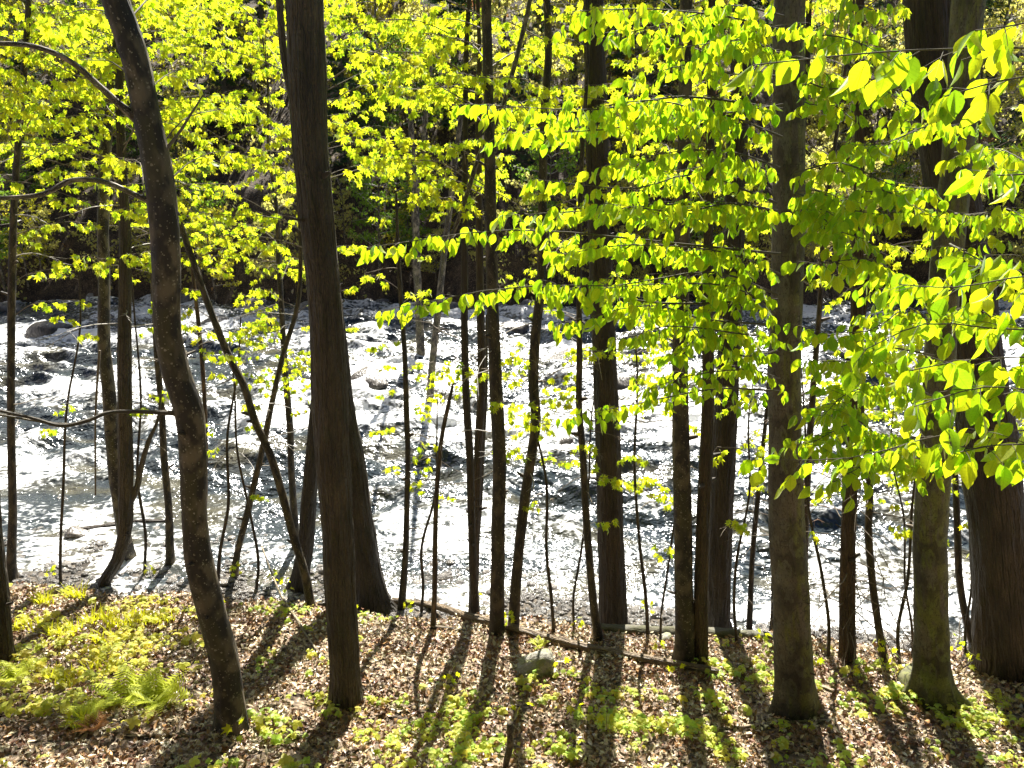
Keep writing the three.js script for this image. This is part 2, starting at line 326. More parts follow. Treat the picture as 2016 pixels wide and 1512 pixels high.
const KIND = {
  beech: { geos: [ovateLeaf(0.35, 0.18, 1.05, 0.1), ovateLeaf(0.6, 0.3, 1.0, 0), ovateLeaf(0.2, -0.12, 1.12, 0.15)], mats: [leafMat(0.38, 0.54, 0.008, 0.82), leafMat(0.46, 0.57, 0.01, 0.82), leafMat(0.54, 0.59, 0.01, 0.82), leafMat(0.28, 0.48, 0.01, 0.8)], size: 0.098, gap: 0.045, droop: 2.6, pair: false },
  maple: { geos: [lobedLeaf(0.25, 0.2, 1), lobedLeaf(0.4, 0.05, 2), lobedLeaf(0.12, 0.35, 3)], mats: [leafMat(0.50, 0.54, 0.012, 0.82), leafMat(0.55, 0.56, 0.016, 0.82), leafMat(0.44, 0.53, 0.012, 0.82), leafMat(0.38, 0.51, 0.014, 0.82)], size: 0.126, gap: 0.09, droop: 1.6, pair: true },
  small: { geos: [lobedLeaf(0.3, 0.2, 5), ovateLeaf(0.3, 0.2, 1.3, 0)], mats: [leafMat(0.44, 0.44, 0.06), leafMat(0.48, 0.42, 0.09), leafMat(0.36, 0.41, 0.03)], size: 0.075, gap: 0.075, droop: 1.2, pair: true },
};
for (const m of KIND.beech.mats) m.map = veinMap;
const qv = V(0, 0, 0);
function leafMatrix(p, out, droop, size) {
  const t = out.clone().multiplyScalar(rr(0.35, 1)).add(V(rr(-0.5, 0.5), -droop * rr(0.35, 1), rr(-0.5, 0.5))).normalize();
  const n = V(rr(-1, 1), rr(-0.15, 0.7), rr(-1, 1)); n.addScaledVector(t, -n.dot(t)).normalize();
  const y = t.clone().negate(), x = y.clone().cross(n), s = size * rr(0.7, 1.2);
  return new THREE.Matrix4().makeBasis(x.multiplyScalar(s), y.multiplyScalar(s), n.multiplyScalar(s)).setPosition(p);
}
function putLeaf(rec, p, out, size = 1) { const k = KIND[rec.leaf]; rec.leaves.push(leafMatrix(p, out, k.droop, k.size * size)); }
/* a leafy branch from A to B: side twigs in a flat layer, leaves hanging along them */
function spray(rec, A, B, o = {}) {
  const k = KIND[rec.leaf], len = A.distanceTo(B), dir = B.clone().sub(A).normalize(), side = dir.clone().cross(UPV).normalize();
  const arch = (o.arch ?? 0.06) * len, wob = Math.min(0.14, len * 0.05), size = o.size ?? 1, width = o.width ?? 0.4;
  const pts = along([A, A.clone().lerp(B, 0.33).add(V(rr(-wob, wob), arch + rr(-wob, wob), rr(-wob, wob))), A.clone().lerp(B, 0.68).add(V(rr(-wob, wob), arch * 0.9 + rr(-wob, wob), rr(-wob, wob))), B], 9);
  const r0 = o.r ?? 0.004 + len * 0.0026, wood = [tube(pts, pts.map((_, i) => mixv(r0, 0.002, i / 9)), 5)];
  const from = o.from ?? 0.15, n = Math.max(3, Math.round(len * (1 - from) / (o.step ?? 0.13)));
  for (let i = 0; i < n; i++) {
    const t = from + (1 - from) * (i + rr(0.1, 0.9)) / n, f = t * 9, j = Math.min(8, Math.floor(f)), p = pts[j].clone().lerp(pts[j + 1], f - j), sg = i % 2 ? 1 : -1;
    const l = width * (1.05 - 0.6 * t) * rr(0.45, 1.15), d2 = dir.clone().multiplyScalar(rr(0.4, 1.0)).addScaledVector(side, sg).add(V(0, rr(-0.8, 0.45), 0)).normalize();
    const q = p.clone().addScaledVector(d2, l).add(V(0, -l * 0.1, 0));
    wood.push(tube([p, p.clone().lerp(q, 0.5).add(V(0, l * 0.05, 0)), q], [r0 * 0.25 + 0.001, 0.0014, 0.0008], 3));
    const m = Math.max(1, Math.round(l / (k.gap * (o.gap ?? 1))));
    for (let a = 0; a < m; a++) {
      const s = (a + rr(0.4, 1)) / m, at1 = p.clone().lerp(q, s).add(V(rr(-.012, .012), rr(-.012, .008), rr(-.012, .012))), turn = a % 2 ? 1 : -1;
      const perp = d2.clone().cross(UPV).multiplyScalar(turn);
      putLeaf(rec, at1, perp.clone().addScaledVector(d2, 0.7), size);
      if (k.pair) putLeaf(rec, at1, perp.multiplyScalar(-1).addScaledVector(d2, 0.7), size);
    }
    putLeaf(rec, q, d2, size);
  }
  for (let a = 0; a < 4; a++) putLeaf(rec, B.clone().lerp(A, a * 0.02), dir.clone().addScaledVector(side, rr(-1, 1)), size);
  partOf(rec.root, 'branch', mergeGeometries(wood), o.mat || rec.twig || M.twig);
}
/* leaves of one tree: those that show largest become meshes of their own, the rest one mass */
function finishLeaves(rec, own) {
  const k = KIND[rec.leaf];
  if (!rec.leaves.length) return;
  const back = new THREE.Matrix4().makeTranslation(-rec.root.position.x, -rec.root.position.y, -rec.root.position.z);
  const scored = rec.leaves.map((m) => { qv.setFromMatrixPosition(m); const [x, y, w] = toPixel(qv); const seen = w > 0.3 && x > -20 && x < 2036 && y > -20 && y < 1532; return { m: back.clone().multiply(m), s: seen ? m.getMaxScaleOnAxis() / w : 0 }; }).sort((a, b) => b.s - a.s);
  const single = scored.filter((q) => q.s > 0).slice(0, own), rest = scored.filter((q) => !single.includes(q));
  for (const q of single) {
    const m = mesh('leaf', k.geos[Math.floor(rnd() * k.geos.length)], k.mats[Math.floor(rnd() * k.mats.length)], rec.root);
    q.m.decompose(m.position, m.quaternion, m.scale);
  }
  k.geos.forEach((g, gi) => {
    const mine = rest.filter((_, i) => i % k.geos.length === gi);
    if (!mine.length) return;
    const im = new THREE.InstancedMesh(g, k.mats[gi % k.mats.length], mine.length);
    im.name = 'foliage'; im.userData.kind = 'stuff'; im.castShadow = im.receiveShadow = true;
    mine.forEach((q, i) => { im.setMatrixAt(i, q.m); const v = rr(0.78, 1.18); im.setColorAt(i, new THREE.Color(v * rr(0.76, 1.1), v, v * rr(0.8, 1.6))); });
    rec.root.add(im);
  });
}

/* ------------------------------------------------------------------ trees of the near bank */
function makeTree(name, label, pts, o = {}) {
  // pts: [pixel x, pixel y, width in pixels] from the top to the foot; the foot gives the distance
  const foot = pts[pts.length - 1], g0 = o.d ? at(foot[0], foot[1], o.d) : onGround(foot[0], foot[1]), d = -g0.z;
  const bark = o.bark || 'furrow', up = [...pts].reverse();
  const dAt = (i) => d + (o.lean || 0) * i / (up.length - 1);
  const ctr = up.map(([x, y], i) => at(x, y, dAt(i))), rs = up.map(([, , w], i) => w / 2 * depthOf(ctr[i]) / FOCAL);
  const root = base(name, V(ctr[0].x, groundH(ctr[0].x, ctr[0].z), ctr[0].z));
  const under = ctr[0].clone(); under.y = Math.min(under.y, root.position.y) - 0.25;
  const C = [under, ...ctr], R = [rs[0] * 1.05, ...rs];
  if (o.top) {                                                       // goes on above the picture
    const last = ctr[ctr.length - 1], prev = ctr[ctr.length - 2], dir = last.clone().sub(prev).normalize().lerp(UPV, 0.6).normalize(), h = o.top - last.y;
    for (const f of [0.35, 0.7, 1]) { C.push(last.clone().addScaledVector(dir, h * f).add(V(0.12 * N3(f * 3, d, last.x), 0, 0.1))); R.push(rs[rs.length - 1] * (1 - 0.75 * f)); }
  } else { R[R.length - 1] *= 0.6; }
  const big = Math.max(...rs), sides = big > 0.1 ? 56 : big > 0.05 ? 16 : 8, step = big > 0.1 ? 0.07 : 0.12;
  let len = 0; for (let i = 1; i < C.length; i++) len += C[i].distanceTo(C[i - 1]);
  const curve = new THREE.CatmullRomCurve3(C, false, 'centripetal'), n = Math.min(220, Math.round(len / step)), line = [], radii = [];
  for (let i = 0; i <= n; i++) { const t = i / n; line.push(curve.getPoint(t)); radii.push(lerpList(R, t)); }
  const sd = (o.seed ?? (foot[0] * 0.37)) % 97, y0 = root.position.y, lump = o.lump ?? 0.07, flare = (o.flare ?? 0.35) * 1.7;
  const geo = tube(line, radii, sides, {
    tileU: bark === 'furrow' ? 0.6 : 0.8, tileV: bark === 'furrow' ? 1.2 : 1.6, v0: sd,
    shape: (ca, sa, i, p) => {
      const h = p.y - y0, fl = flare * Math.exp(-Math.max(h, 0) * 5.5) * (0.3 + 2.6 * Math.max(0, N3(ca * 2.1 + sd, sa * 2.1, 0.3)));
      return 1 + fl + lump * N3(ca * 1.2 + sd, sa * 1.2, p.y * 1.6) + lump * 0.6 * N3(ca * 3 + sd, sa * 3, p.y * 4) + (bark === 'furrow' ? 0.14 * (0.35 - Math.abs(N3(ca * 6.5 + sd, sa * 6.5, p.y * 0.9))) : 0);
    },
    tint: (nx, nz, p, a) => {
      const k = (o.tone || [1, 1, 1]), v = 0.5 + 0.28 * N3(p.x * 3 + Math.cos(a), p.y * 1.7, Math.sin(a) + sd);
      let c = [k[0] * v, k[1] * v, k[2] * v];
      if (o.moss) { const m = smooth(0.02, 0.2, 0.4 * N3(nx * 2.5 + sd, p.y * 2.2, nz * 2.5) + 0.25 * N3(nx * 8, p.y * 9, nz * 8 + sd) + o.moss * (nx * 0.5 + 0.1) + (o.mossAll || 0)); c = mix3(c, [0.62 * k[0], 0.78 * k[1], 0.16 * k[2]], m * 0.85); }
      return c;
    },
  });
  partOf(root, 'trunk', geo, M[bark]);
  tag(root, label, o.category || 'tree', o.group);
  if (big > 0.07) for (let i = 0; i < 5; i++) {                       // stubs of shed branches
    const q = Math.floor(rr(0.12, 0.62) * n), tn = rr(0, 6.28), dr = V(Math.cos(tn), rr(0.1, 0.6), Math.sin(tn)).normalize(), p0 = line[q].clone().addScaledVector(dr, radii[q] * 0.6), l = radii[q] * 0.45 + rr(0.03, 0.14), r0 = rr(0.012, 0.03);
    partOf(root, 'branch_stub', tube([p0, p0.clone().addScaledVector(dr, l * 0.6), p0.clone().addScaledVector(dr, l)], [r0 * 1.5, r0, r0 * 0.7], 7, { cap: true, tileU: 0.3, tileV: 0.6, tint: () => [0.7, 0.65, 0.6] }), M[bark]);
  }
  const rec = { root, d, ctr, leaf: o.leaf || 'maple', leaves: [], twig: o.twig, label, line, radii, y0 };
  return rec;
}
/* a bare or leafy limb drawn through picture points at the tree's own distance (dd: how much nearer or farther it ends) */
function limb(rec, pts, dd, name = 'branch', mat = null, top) {
  const P = pts.map(([x, y], i) => at(x, y, rec.d + dd * i / (pts.length - 1))), n = pts.length * 5;
  const R = pts.map(([, , w], i) => w / 2 * depthOf(P[i]) / FOCAL);
  const line = along(P, n), radii = line.map((_, i) => lerpList(R, i / n));
  const g = tube(line, radii, 8, { shape: (ca, sa, i, p) => 1 + 0.16 * N3(ca + p.x * 3, sa + p.y * 3, p.z * 3), tileU: 0.4, tileV: 0.8 });
  partOf(rec.root, name, g, mat || M.speck);
  return line;
}
/* leafy branches set round a trunk between two heights */
function leafOut(rec, count, y0, y1, reach, o = {}) {
  const inside = rec.line.filter((p) => p.y > y0 && p.y < y1);
  if (!inside.length) return;
  for (let i = 0; i < count; i++) {
    const A = inside[Math.floor((i + rnd()) / count * inside.length)], turn = o.turn ? rr(...o.turn) : rnd() * Math.PI * 2, l = reach * rr(0.5, 1.15);
    const B = A.clone().add(V(Math.cos(turn) * l, l * rr(0.05, 0.4), Math.sin(turn) * l));
    spray(rec, A, B, { width: 0.42, step: 0.17, from: 0.25, arch: 0.07, ...o });
  }
}
const recs = [];
function T(name, label, pts, o) { const r = makeTree(name, label, pts, o); recs.push(r); return r; }
reseed(4242);

const t1 = T('maple_tree', 'crooked maple with pale lichen dots and long bare side branches on the near bank',
  [[224, -10, 52], [262, 100, 52], [287, 215, 50], [310, 330, 54], [324, 450, 56], [328, 560, 52], [330, 650, 50], [349, 740, 54], [372, 810, 54], [380, 900, 50], [382, 1000, 48], [391, 1100, 52], [415, 1200, 54], [440, 1290, 54], [452, 1380, 54], [455, 1436, 58]], { bark: 'speck', top: 15, flare: 0.3, tone: [0.85, 0.8, 0.7] });
limb(t1, [[270, 235, 20], [235, 205, 15], [190, 165, 13], [140, 122, 12], [70, 92, 11], [-30, 84, 9]], -0.5);
limb(t1, [[318, 405, 16], [270, 385, 11], [205, 358, 10], [142, 355, 10], [85, 382, 9], [-30, 392, 8]], -0.4);
limb(t1, [[372, 815, 14], [310, 812, 9], [215, 812, 8], [172, 828, 8], [122, 838, 8], [60, 822, 7], [-30, 802, 6]], -0.6, 'branch', M.furrow);
limb(t1, [[140, 836, 5], [80, 830, 4], [20, 820, 4], [-30, 812, 3]], -0.3);
limb(t1, [[322, 300, 9], [352, 262, 6], [380, 218, 4], [398, 190, 3]], 0.3, 'branch', M.twig);

const t2 = T('oak_tree', 'tall straight furrowed tree with a slim second stem forking off it',
  [[600, -10, 72], [605, 150, 72], [612, 300, 66], [626, 450, 64], [640, 600, 62], [648, 750, 68], [655, 900, 66], [665, 1050, 60], [672, 1200, 58], [679, 1300, 57], [682, 1388, 62]], { bark: 'furrow', top: 16, tone: [0.82, 0.74, 0.62] });
limb(t2, [[594, 240, 20], [578, 198, 17], [563, 140, 15], [554, 60, 15], [546, -60, 14]], 0.1, 'second_stem', M.furrow);

const t3 = T('oak_tree', 'thick dark leaning trunk rooted behind the straight forked tree',
  [[590, -10, 40], [610, 200, 42], [632, 420, 44], [652, 620, 46], [672, 800, 50], [690, 900, 53], [702, 1000, 56], [716, 1100, 60], [730, 1196, 68]], { bark: 'furrow', top: 16, tone: [0.62, 0.58, 0.52] });
const t4 = T('oak_tree', 'short dark trunk on the waterline that slants behind the forked tree',
  [[640, 500, 22], [632, 700, 24], [620, 850, 26], [610, 960, 28], [603, 1060, 30], [590, 1158, 34]], { bark: 'furrow', top: 13, tone: [0.6, 0.56, 0.5], flare: 0.2 });
const t5 = T('maple_sapling', 'thin wavy maple pole with yellow leaves standing by the water',
  [[55, -10, 10], [50, 100, 12], [45, 170, 12], [35, 290, 12], [28, 400, 13], [24, 520, 14], [22, 700, 14], [22, 850, 14], [25, 1000, 15], [23, 1142, 18]], { bark: 'speck', top: 13, tone: [0.6, 0.55, 0.48] });
const t6a = T('maple_tree', 'maple rooted in the river with pale bark high up, beside its brown twin',
  [[242, -10, 16], [222, 150, 18], [207, 310, 20], [203, 450, 21], [205, 560, 21], [205, 680, 23], [213, 760, 24], [222, 860, 27], [230, 950, 26], [237, 1008, 24]], { bark: 'speck', top: 15, tone: [1.05, 1.05, 0.9], d: 13.2 });
const t6b = T('maple_tree', 'brown upright maple with its curved foot at the water edge',
  [[238, -10, 14], [235, 180, 15], [240, 320, 17], [247, 500, 22], [245, 650, 24], [246, 800, 26], [248, 950, 27], [246, 1040, 25], [232, 1100, 22], [205, 1152, 20]], { bark: 'furrow', top: 14, tone: [0.8, 0.74, 0.6], flare: 0.1 });
limb(t6b, [[245, 1010, 13], [268, 965, 12], [278, 920, 11], [292, 870, 9], [310, 828, 6], [318, 760, 4]], 0.2, 'branch', M.furrow);
const t7 = T('maple_sapling', 'slim straight sapling at the water edge behind the crooked maple',
  [[296, 380, 9], [300, 500, 10], [308, 690, 11], [318, 800, 12], [323, 900, 13], [332, 1000, 14], [336, 1108, 17]], { bark: 'speck', top: 11, tone: [0.85, 0.78, 0.6], flare: 0.1 });
const t8 = T('maple_sapling', 'long slender sapling leaning over and crossing another slanted stem',
  [[310, 340, 9], [342, 405, 11], [375, 500, 12], [410, 600, 13], [450, 700, 14], [480, 760, 14], [502, 830, 15], [530, 890, 15], [552, 960, 15], [576, 1050, 16], [600, 1130, 16], [612, 1195, 18]], { bark: 'speck', tone: [0.8, 0.72, 0.58], flare: 0.1, lean: 0.5 });
const t9 = T('maple_sapling', 'slanted brown stem crossing the long leaning sapling',
  [[592, 500, 8], [586, 600, 9], [557, 700, 10], [534, 800, 11], [520, 870, 12], [506, 930, 12], [487, 1010, 13], [467, 1090, 13], [462, 1134, 15]], { bark: 'speck', top: 9, tone: [0.9, 0.8, 0.55], flare: 0.1 });
const t10 = T('maple_sapling', 'upright sapling in the shallows beside the short dark trunk',
  [[545, 420, 8], [549, 520, 10], [556, 640, 11], [562, 740, 12], [571, 840, 13], [573, 920, 13], [579, 1010, 14], [583, 1080, 15]], { bark: 'speck', top: 10, tone: [0.7, 0.62, 0.48], flare: 0.1 });
const t11 = T('maple_sapling', 'very thin reddish sapling close beside the crooked maple',
  [[372, 470, 6], [380, 540, 7], [391, 640, 8], [400, 740, 8], [405, 860, 8], [404, 950, 9], [402, 1090, 10]], { bark: 'speck', tone: [1.1, 0.75, 0.45], flare: 0.05 });
const t12 = T('maple_sapling', 'thin dark sapling with tufts of leaves up its stem beside the fallen log end',
  [[780, 380, 7], [784, 500, 8], [790, 600, 9], [797, 700, 10], [800, 800, 11], [803, 900, 11], [801, 1000, 11], [798, 1100, 12], [791, 1198, 16]], { bark: 'speck', tone: [0.6, 0.55, 0.45], flare: 0.1, leaf: 'maple' });
const t13 = T('dead_snag', 'thin dead stem snapped off at half height behind the fallen log',
  [[893, 752, 8], [882, 800, 8], [870, 860, 9], [861, 950, 9], [857, 1050, 10], [856, 1150, 10], [853, 1236, 11]], { bark: 'speck', tone: [1.0, 0.8, 0.6], flare: 0.05, category: 'dead stem' });
const t14 = T('maple_tree', 'slim brown tree, one of a close pair by the cobbles',
  [[918, 100, 10], [916, 300, 11], [915, 500, 13], [915, 700, 14], [919, 800, 14], [925, 900, 15], [928, 1000, 15], [931, 1100, 15], [936, 1206, 18]], { bark: 'furrow', top: 12, tone: [0.75, 0.66, 0.5], flare: 0.1, d: 10.55 });
const t15 = T('maple_tree', 'reddish brown tree with a thin side stem, touching its slim neighbour by the cobbles',
  [[942, 250, 12], [945, 560, 15], [948, 750, 16], [941, 900, 17], [936, 1050, 17], [932, 1212, 20]], { bark: 'furrow', top: 11, tone: [0.95, 0.76, 0.5], flare: 0.1 });
limb(t15, [[935, 1120, 9], [945, 1000, 9], [950, 900, 8], [957, 760, 7], [958, 620, 5]], 0.3, 'side_stem', M.furrow);
const t16 = T('maple_tree', 'dark straight maple whose trunk passes behind the fallen log by the mossy rock',
  [[957, -10, 20], [962, 200, 20], [966, 400, 23], [970, 600, 24], [976, 750, 25], [983, 900, 27], [981, 1050, 26], [978, 1248, 30]], { bark: 'speck', top: 15, tone: [0.66, 0.6, 0.5], flare: 0.15 });
const t17 = T('maple_tree', 'slender tree with bowed trunk, its foot slanting above the mossy rock',
  [[1076, -10, 14], [1080, 100, 15], [1072, 220, 16], [1068, 400, 17], [1065, 560, 18], [1055, 650, 20], [1050, 750, 20], [1055, 830, 20], [1046, 900, 20], [1031, 1000, 20], [1020, 1100, 20], [1011, 1232, 22]], { bark: 'speck', top: 14, tone: [0.7, 0.62, 0.45], flare: 0.1 });
limb(t17, [[1078, -60, 10], [1050, -20, 9], [1035, 40, 9], [1010, 140, 9], [985, 222, 9], [946, 300, 9], [920, 380, 9], [892, 458, 7], [868, 497, 5]], -0.4);
const t18 = T('maple_sapling', 'thin sapling with blotched bark just beside the dark twin-ridged trunk',
  [[1146, 300, 9], [1140, 500, 10], [1141, 700, 12], [1140, 800, 13], [1148, 900, 14], [1153, 1000, 15], [1160, 1100, 15], [1170, 1200, 16], [1178, 1258, 18]], { bark: 'speck', top: 11, tone: [0.75, 0.68, 0.5], flare: 0.1 });
const t19 = T('oak_tree', 'dark furrowed trunk standing where the cobbles meet the log, shadow falling straight out',
  [[1168, -10, 38], [1172, 150, 42], [1176, 300, 44], [1180, 450, 44], [1185, 600, 45], [1190, 700, 46], [1196, 850, 47], [1201, 1000, 49], [1205, 1150, 52], [1206, 1236, 54]], { bark: 'furrow', top: 16, tone: [0.72, 0.6, 0.48], flare: 0.2 });
const t20 = T('maple_tree', 'straight maple with pale lichen blotches and a smaller brown stem at its foot',
  [[1352, -10, 24], [1349, 200, 27], [1345, 400, 28], [1341, 600, 29], [1339, 750, 31], [1341, 900, 34], [1344, 1000, 35], [1346, 1150, 36], [1349, 1302, 42]], { bark: 'speck', top: 15, tone: [0.9, 0.86, 0.7], flare: 0.15 });
const t21 = T('maple_tree', 'brown stem close between the lichen blotched maple and a dark trunk',
  [[1402, -10, 13], [1400, 130, 15], [1396, 400, 17], [1393, 600, 20], [1394, 800, 24], [1388, 950, 26], [1382, 1100, 26], [1378, 1302, 30]], { bark: 'furrow', top: 14, tone: [0.95, 0.78, 0.5], flare: 0.1 });
const t22 = T('oak_tree', 'very dark thick trunk rising behind the mossy log',
  [[1462, -10, 36], [1460, 100, 37], [1450, 300, 40], [1440, 600, 42], [1430, 800, 43], [1425, 900, 45], [1416, 1100, 45], [1412, 1238, 46]], { bark: 'furrow', top: 16, tone: [0.55, 0.47, 0.38], flare: 0.15 });
const t23 = T('maple_sapling', 'thin dark sapling with fine bare twigs beside the grey beech',
  [[1520, 620, 6], [1510, 800, 7], [1500, 900, 9], [1490, 1000, 10], [1481, 1100, 10], [1475, 1234, 12]], { bark: 'speck', top: 8.2, tone: [0.6, 0.5, 0.4], flare: 0.1 });
const t24 = T('beech_tree', 'large smooth grey beech with layered leafy branches, green moss down one side',
  [[1556, -10, 60], [1552, 200, 61], [1553, 400, 61], [1550, 550, 60], [1545, 700, 61], [1545, 850, 62], [1548, 1000, 66], [1556, 1150, 70], [1562, 1300, 72], [1566, 1408, 78]], { bark: 'smooth', top: 16, moss: 0.62, tone: [0.78, 0.76, 0.7], flare: 0.25, leaf: 'beech', twig: M.greenTwig });
const t25 = T('maple_tree', 'narrow dark trunk half hidden behind the grey beech',
  [[1548, 500, 16], [1540, 800, 18], [1532, 1000, 20], [1528, 1240, 24]], { bark: 'furrow', top: 12, tone: [0.6, 0.5, 0.4], flare: 0.1, d: 10.4 });
const t26 = T('maple_sapling', 'thin brown sapling rising from behind the grey beech on its mossy side',
  [[1622, 450, 9], [1614, 600, 10], [1602, 750, 12], [1592, 900, 13], [1586, 1020, 14], [1578, 1245, 16]], { bark: 'speck', top: 11, tone: [0.85, 0.68, 0.45], flare: 0.1 });
const t27 = T('maple_tree', 'reddish straight trunk with many fine dead twigs near the water',
  [[1694, -10, 15], [1692, 300, 18], [1688, 500, 21], [1684, 800, 25], [1672, 1000, 27], [1668, 1150, 28], [1667, 1304, 32]], { bark: 'furrow', top: 14, tone: [0.95, 0.66, 0.42], flare: 0.1 });
const t28 = T('maple_sapling', 'thin crooked brown sapling beside the reddish trunk',
  [[1690, 700, 9], [1700, 850, 11], [1712, 960, 13], [1710, 1050, 14], [1718, 1150, 14], [1729, 1230, 14], [1739, 1302, 16]], { bark: 'speck', top: 8.5, tone: [0.75, 0.62, 0.4], flare: 0.1 });
const t29 = T('beech_tree', 'big olive mossy beech with spreading root foot in front of the giant furrowed trunk',
  [[1908, -10, 60], [1896, 150, 57], [1885, 300, 55], [1870, 450, 56], [1856, 600, 56], [1846, 800, 57], [1837, 950, 60], [1831, 1100, 61], [1834, 1250, 62], [1832, 1340, 68], [1828, 1386, 78]], { bark: 'smooth', top: 16, moss: 0.35, mossAll: 0.16, tone: [0.72, 0.74, 0.6], flare: 0.75, leaf: 'beech', twig: M.greenTwig });
const t30 = T('oak_tree', 'giant furrowed leaning trunk behind the mossy beech',
  [[1828, -10, 88], [1848, 200, 86], [1878, 400, 88], [1908, 600, 92], [1935, 800, 95], [1960, 1000, 98], [1975, 1150, 104], [1986, 1320, 122]], { bark: 'furrow', top: 17, tone: [0.72, 0.62, 0.5], flare: 0.25 });
const t32 = T('maple_sapling', 'thin wavy dark sapling between the mossy beech and the giant trunk',
  [[1870, 800, 9], [1880, 930, 11], [1885, 1050, 13], [1890, 1150, 13], [1905, 1230, 14], [1921, 1292, 16]], { bark: 'speck', top: 9, tone: [0.6, 0.5, 0.38], flare: 0.1 });
const t33 = T('oak_tree', 'dark trunk cut by the picture edge beside dark green ferns',
  [[-60, 500, 40], [-40, 800, 42], [-20, 1050, 42], [-8, 1180, 44], [0, 1306, 50]], { bark: 'furrow', top: 14, tone: [0.6, 0.5, 0.38], flare: 0.2 });

reseed(321);
const poles = [];
for (const [px, py, w, lean, label] of [[430, 1150, 7, 20, 'hair thin pole beside the foot of the slanted brown stem'], [505, 1165, 6, -25, 'hair thin pole between the two crossing stems'], [830, 1205, 6, 14, 'wiry pole over the fallen log beside the dead snag'], [1090, 1245, 7, -20, 'wiry pole between the bowed tree and the blotched sapling'], [1130, 1240, 5, 24, 'whip thin shoot next to the blotched sapling'], [1275, 1255, 7, -12, 'wiry pole behind the mossy log'], [1300, 1262, 5, 22, 'whip thin shoot beside the lichen blotched maple'], [1450, 1262, 6, 16, 'wiry pole beside the very dark thick trunk'], [1630, 1295, 7, -24, 'wiry pole beside the reddish trunk'], [1770, 1310, 7, 18, 'wiry pole beside the root foot of the mossy beech'], [1795, 1300, 5, -16, 'whip thin shoot behind the mossy beech'], [120, 1150, 6, 16, 'hair thin pole beside the thin wavy maple pole'], [285, 1130, 6, -14, 'hair thin pole between the curved foot and the slim sapling'], [1900, 1300, 5, 10, 'whip thin shoot at the giant trunk']]) {
  const h = rr(420, 640), r = T('maple_sapling', label, [[px + lean * 2.2, py - h, w * 0.5], [px + lean * 1.8 + rr(-12, 12), py - h * 0.8, w * 0.6], [px + lean * 1.2 + rr(-14, 14), py - h * 0.55, w * 0.75], [px + lean * 0.5 + rr(-10, 10), py - h * 0.3, w * 0.9], [px + rr(-5, 5), py - h * 0.12, w], [px, py, w]], { bark: 'speck', tone: [0.7, 0.6, 0.45], flare: 0.05 });
  const ys = r.ctr[r.ctr.length - 1].y;
  leafOut(r, 5, r.y0 + 0.4 * (ys - r.y0), ys + 0.2, 0.6, { width: 0.25, step: 0.13 }); poles.push(r);
}
/* leaves of the maples: thick over the water on one side, thinner towards the middle */
reseed(9001);
leafOut(t5, 21, 7.2, 11.5, 2.5, { turn: [-0.9, 1.9], width: 0.6 });
leafOut(t5, 7, 4.6, 7.2, 1.6, { turn: [-0.9, 1.9] });
leafOut(t6a, 22, 7.4, 11.5, 2.6, { width: 0.6 });
leafOut(t6b, 25, 7.4, 11.5, 2.6, { width: 0.6 });
leafOut(t6b, 6, 5.6, 7.4, 1.8);
leafOut(t1, 8, 7.2, 10.5, 1.8, { turn: [3.6, 6.0], width: 0.4 });
leafOut(t7, 16, 7.0, 10.9, 2.4, { width: 0.55 });
leafOut(t7, 4, 5.4, 7.0, 1.6);
leafOut(t8, 9, 5.4, 8.4, 1.4);
leafOut(t9, 9, 5.2, 9, 1.4);
leafOut(t10, 19, 5.4, 10.0, 1.9, { width: 0.5 });
leafOut(t10, 8, 3.4, 5.4, 1.3);
leafOut(t9, 7, 3.4, 5.2, 1.2);
leafOut(t8, 4, 4.0, 5.4, 1.0);
leafOut(t11, 3, 4.5, 7.2, 0.8);
leafOut(t3, 16, 7.2, 11, 2.6, { turn: [3.3, 6.1], width: 0.55 });
leafOut(t4, 13, 5.6, 10.6, 2.4, { turn: [2.0, 6.1], width: 0.5 });
leafOut(t12, 11, 2.6, 7.4, 0.6, { width: 0.24, step: 0.12 });
leafOut(t14, 17, 6.8, 11.0, 2.2, { width: 0.5 });
leafOut(t15, 9, 6.4, 10.4, 1.9, { width: 0.5 });
leafOut(t15, 3, 3.6, 6.4, 0.9);
leafOut(t16, 21, 7.0, 11, 2.6, { turn: [2.2, 5.2], width: 0.55 });
leafOut(t17, 9, 6.0, 10.4, 1.9, { width: 0.45 });
leafOut(t17, 4, 3.4, 6.0, 1.1);
leafOut(t18, 8, 3.6, 10, 1.2);
leafOut(t20, 11, 7.4, 11, 2.2, { turn: [3.3, 6.1] });
leafOut(t21, 8, 7.0, 11, 1.8, { turn: [3.3, 6.1] });
leafOut(t26, 9, 4.4, 10, 1.6);
leafOut(t27, 13, 6.4, 10.5, 2.2);
leafOut(t28, 6, 4.6, 8, 1.1);
leafOut(t32, 6, 4.0, 8, 1.1);
